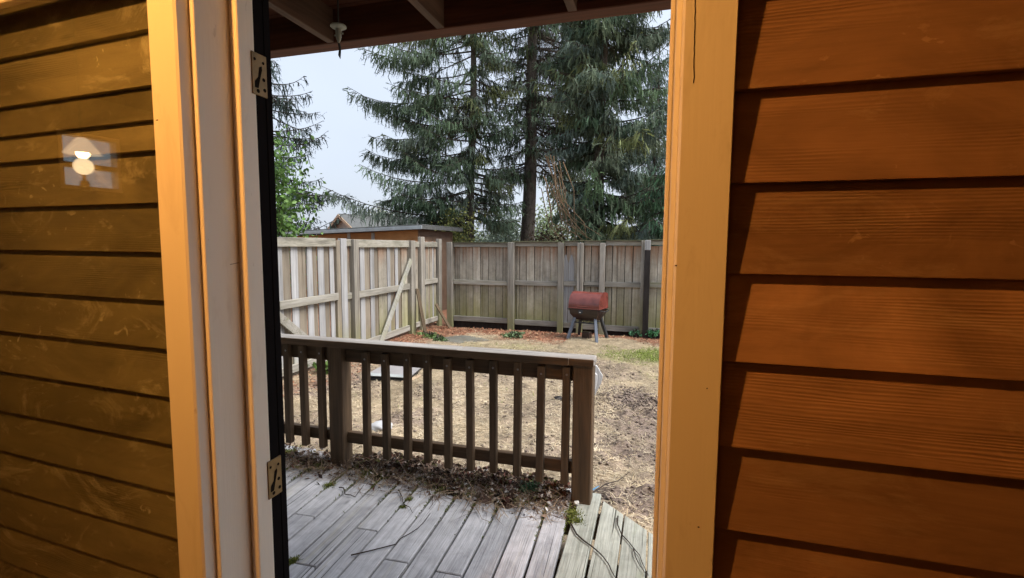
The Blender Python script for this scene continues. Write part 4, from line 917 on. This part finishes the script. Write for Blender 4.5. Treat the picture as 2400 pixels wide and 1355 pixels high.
# F: bushier conifer low right
spruce('conifer_shrub', 'bright green bushy conifer low behind the right end of the fence', .15, 12.6, 4.2, .08, (.9, 3.9),
       lambda z, a: max(.25, 1.35-.28*(z-.9)), [(.07, .15, .085), (.09, .17, .11), (.06, .12, .06)], dens=1.2, whorl=.26, per=6, s0=.1, hang=.22, bare=0, seed=18)

def bush(name, label, loc, rad, n, size, cols, group='shrubs and small trees beyond the fence', cat='shrub', stems=6, clumps=26, seed=0, spread=1.0, mat='leafy'):
    rs = np.random.default_rng(seed); t = empty(name, loc, 0, label, cat, group); rad = np.array(rad)
    st = MB()
    ce = rs.normal(0, 1, (clumps, 3)); ce /= np.linalg.norm(ce, axis=1)[:, None]; ce *= rs.uniform(.35, .9, (clumps, 1)); ce = ce*rad; ce[:, 2] += rad[2]
    for i in range(stems):
        e = ce[rs.integers(0, clumps)]; st.tube([(0, 0, -.1), tuple(e*np.array([.35, .35, .5])), tuple(e)], [.03, .02, .006], 5, False)
    for i in range(clumps): st.tube([(0, 0, rad[2]*.3), tuple(ce[i]*.6+np.array([0, 0, .1])), tuple(ce[i])], [.012, .008, .003], 4, False)
    st.build('stems', M['limb'], t)['kind'] = 'stuff'
    ci = rs.integers(0, clumps, n); P = ce[ci] + rs.normal(0, 1, (n, 3))*rad*.20*spread
    tone = rs.uniform(.6, 1.35, clumps)[ci][:, None]
    c = np.array(cols)[rs.integers(0, len(cols), n)]*tone*rs.uniform(.75, 1.25, (n, 1))
    o = leaves('crown', P[:, 0], P[:, 1], P[:, 2], rs.uniform(.6, 1.2, n)*size, c, M[mat], None, None, 1.0, 'stuff'); o.parent = t
    return t
bush('laurel_shrub', 'glossy bright green laurel at the left jamb edge above the fence', (-7.75, 8.3, .2), (1.0, .9, 1.75), 5200, .11, [(.08, .16, .035), (.11, .21, .05), (.05, .10, .025), (.16, .26, .09)], seed=2, clumps=34)
bush('blossom_tree', 'pale whitish blossoming tree far behind the shed roof', (-17.0, 28.5, .6), (2.2, 1.5, 1.75), 3800, .17, [(.36, .40, .30), (.44, .47, .40), (.26, .31, .22), (.50, .52, .46)], cat='tree', seed=3)
bush('pale_shrub', 'silvery blue-green shrub between the two bare trunks', (-6.3, 19.5, -.2), (1.25, 1.0, 1.75), 4200, .12, [(.20, .27, .21), (.27, .34, .29), (.15, .20, .16)], seed=4)
bush('olive_shrub', 'olive-yellow mossy shrub at the foot of the slim trunk', (-5.75, 14.0, -.2), (.95, .6, 1.3), 3600, .10, [(.20, .22, .07), (.15, .18, .06), (.27, .27, .09), (.11, .14, .06)], seed=5)
bush('yellow_shrub', 'yellow-green leafy shrub left of the slim trunk above the shed', (-8.2, 18.0, .0), (1.0, .8, 1.45), 3000, .12, [(.27, .30, .13), (.21, .24, .10), (.34, .36, .18)], seed=6)
bush('light_shrub', 'light green airy shrub right of the thick trunk', (-4.1, 20.5, -.2), (1.5, 1.0, 1.95), 4200, .13, [(.30, .38, .21), (.38, .45, .28), (.21, .28, .14)], seed=7)
bush('brown_shrub', 'brownish dying shrub under the weeping spruce', (-3.1, 14.6, -.2), (.8, .6, 1.15), 2600, .10, [(.16, .12, .08), (.11, .10, .06), (.22, .15, .10)], seed=8)
bush('dark_hedge', 'dark evergreen hedge far behind the trees', (-9.5, 30, -.4), (9, 1.5, 1.45), 9000, .22, [(.12, .16, .10), (.16, .20, .13), (.10, .13, .08)], cat='hedge', clumps=90, seed=9)
bush('fence_ivy', 'small bright green leafy plants at the dark post foot', (-.02, 10.02, -.36), (.16, .10, .10), 160, .07, [(.05, .17, .07), (.08, .22, .10)], cat='plant', clumps=10, seed=10, group='weeds in the yard')
bush('fence_ivy', 'small leafy plant left of the dark wet post', (-.38, 10.0, -.36), (.12, .08, .07), 110, .07, [(.05, .17, .07), (.10, .22, .13)], cat='plant', clumps=8, seed=11, group='weeds in the yard')
bush('ground_plant', 'pale green weed in the mulch at centre of the yard', (-2.62, 9.0, -.37), (.20, .15, .09), 300, .06, [(.14, .22, .10), (.20, .28, .15)], cat='plant', clumps=12, seed=12, group='weeds in the yard')
bush('ground_plant', 'low green weed at the foot of the side fence posts', (-4.20, 8.5, -.37), (.26, .14, .06), 320, .055, [(.11, .19, .06), (.16, .24, .09)], cat='plant', clumps=12, seed=13, group='weeds in the yard')
bush('ground_plant', 'low green weeds left of the middle post by the fence', (-4.35, 5.75, -.37), (.22, .30, .10), 420, .06, [(.12, .22, .05), (.17, .28, .08)], cat='plant', clumps=14, seed=14, group='weeds in the yard')
bush('ground_plant', 'small weed beside the flat slab', (-3.85, 8.25, -.37), (.16, .10, .06), 160, .05, [(.11, .20, .08), (.16, .25, .11)], cat='plant', clumps=8, seed=15, group='weeds in the yard')
# hanging dead branch in front of the weeping spruce
hb = empty('dead_branch', (-2.35, 12.0, 1.5), 0, 'brown broken dead branch hanging in front of the weeping spruce', 'branch')
m_ = MB(); rs = random.Random(4)
for i in range(16):
    x0, z0 = rs.uniform(-.5, .1), rs.uniform(1.3, 2.2)
    m_.tube([(x0, 0, z0), (x0+.15+rs.uniform(-.1, .15), rs.uniform(-.1, .1), z0*.65), (x0+.35+rs.uniform(-.2, .3), 0, z0*.3), (x0+.7+rs.uniform(-.2, .3), 0, rs.uniform(0, .2))], [.012, .010, .008, .003], 4, False)
m_.build('stems', plain('dead_branch_bark', (.23, .16, .10), .9, .1), hb)['kind'] = 'stuff'
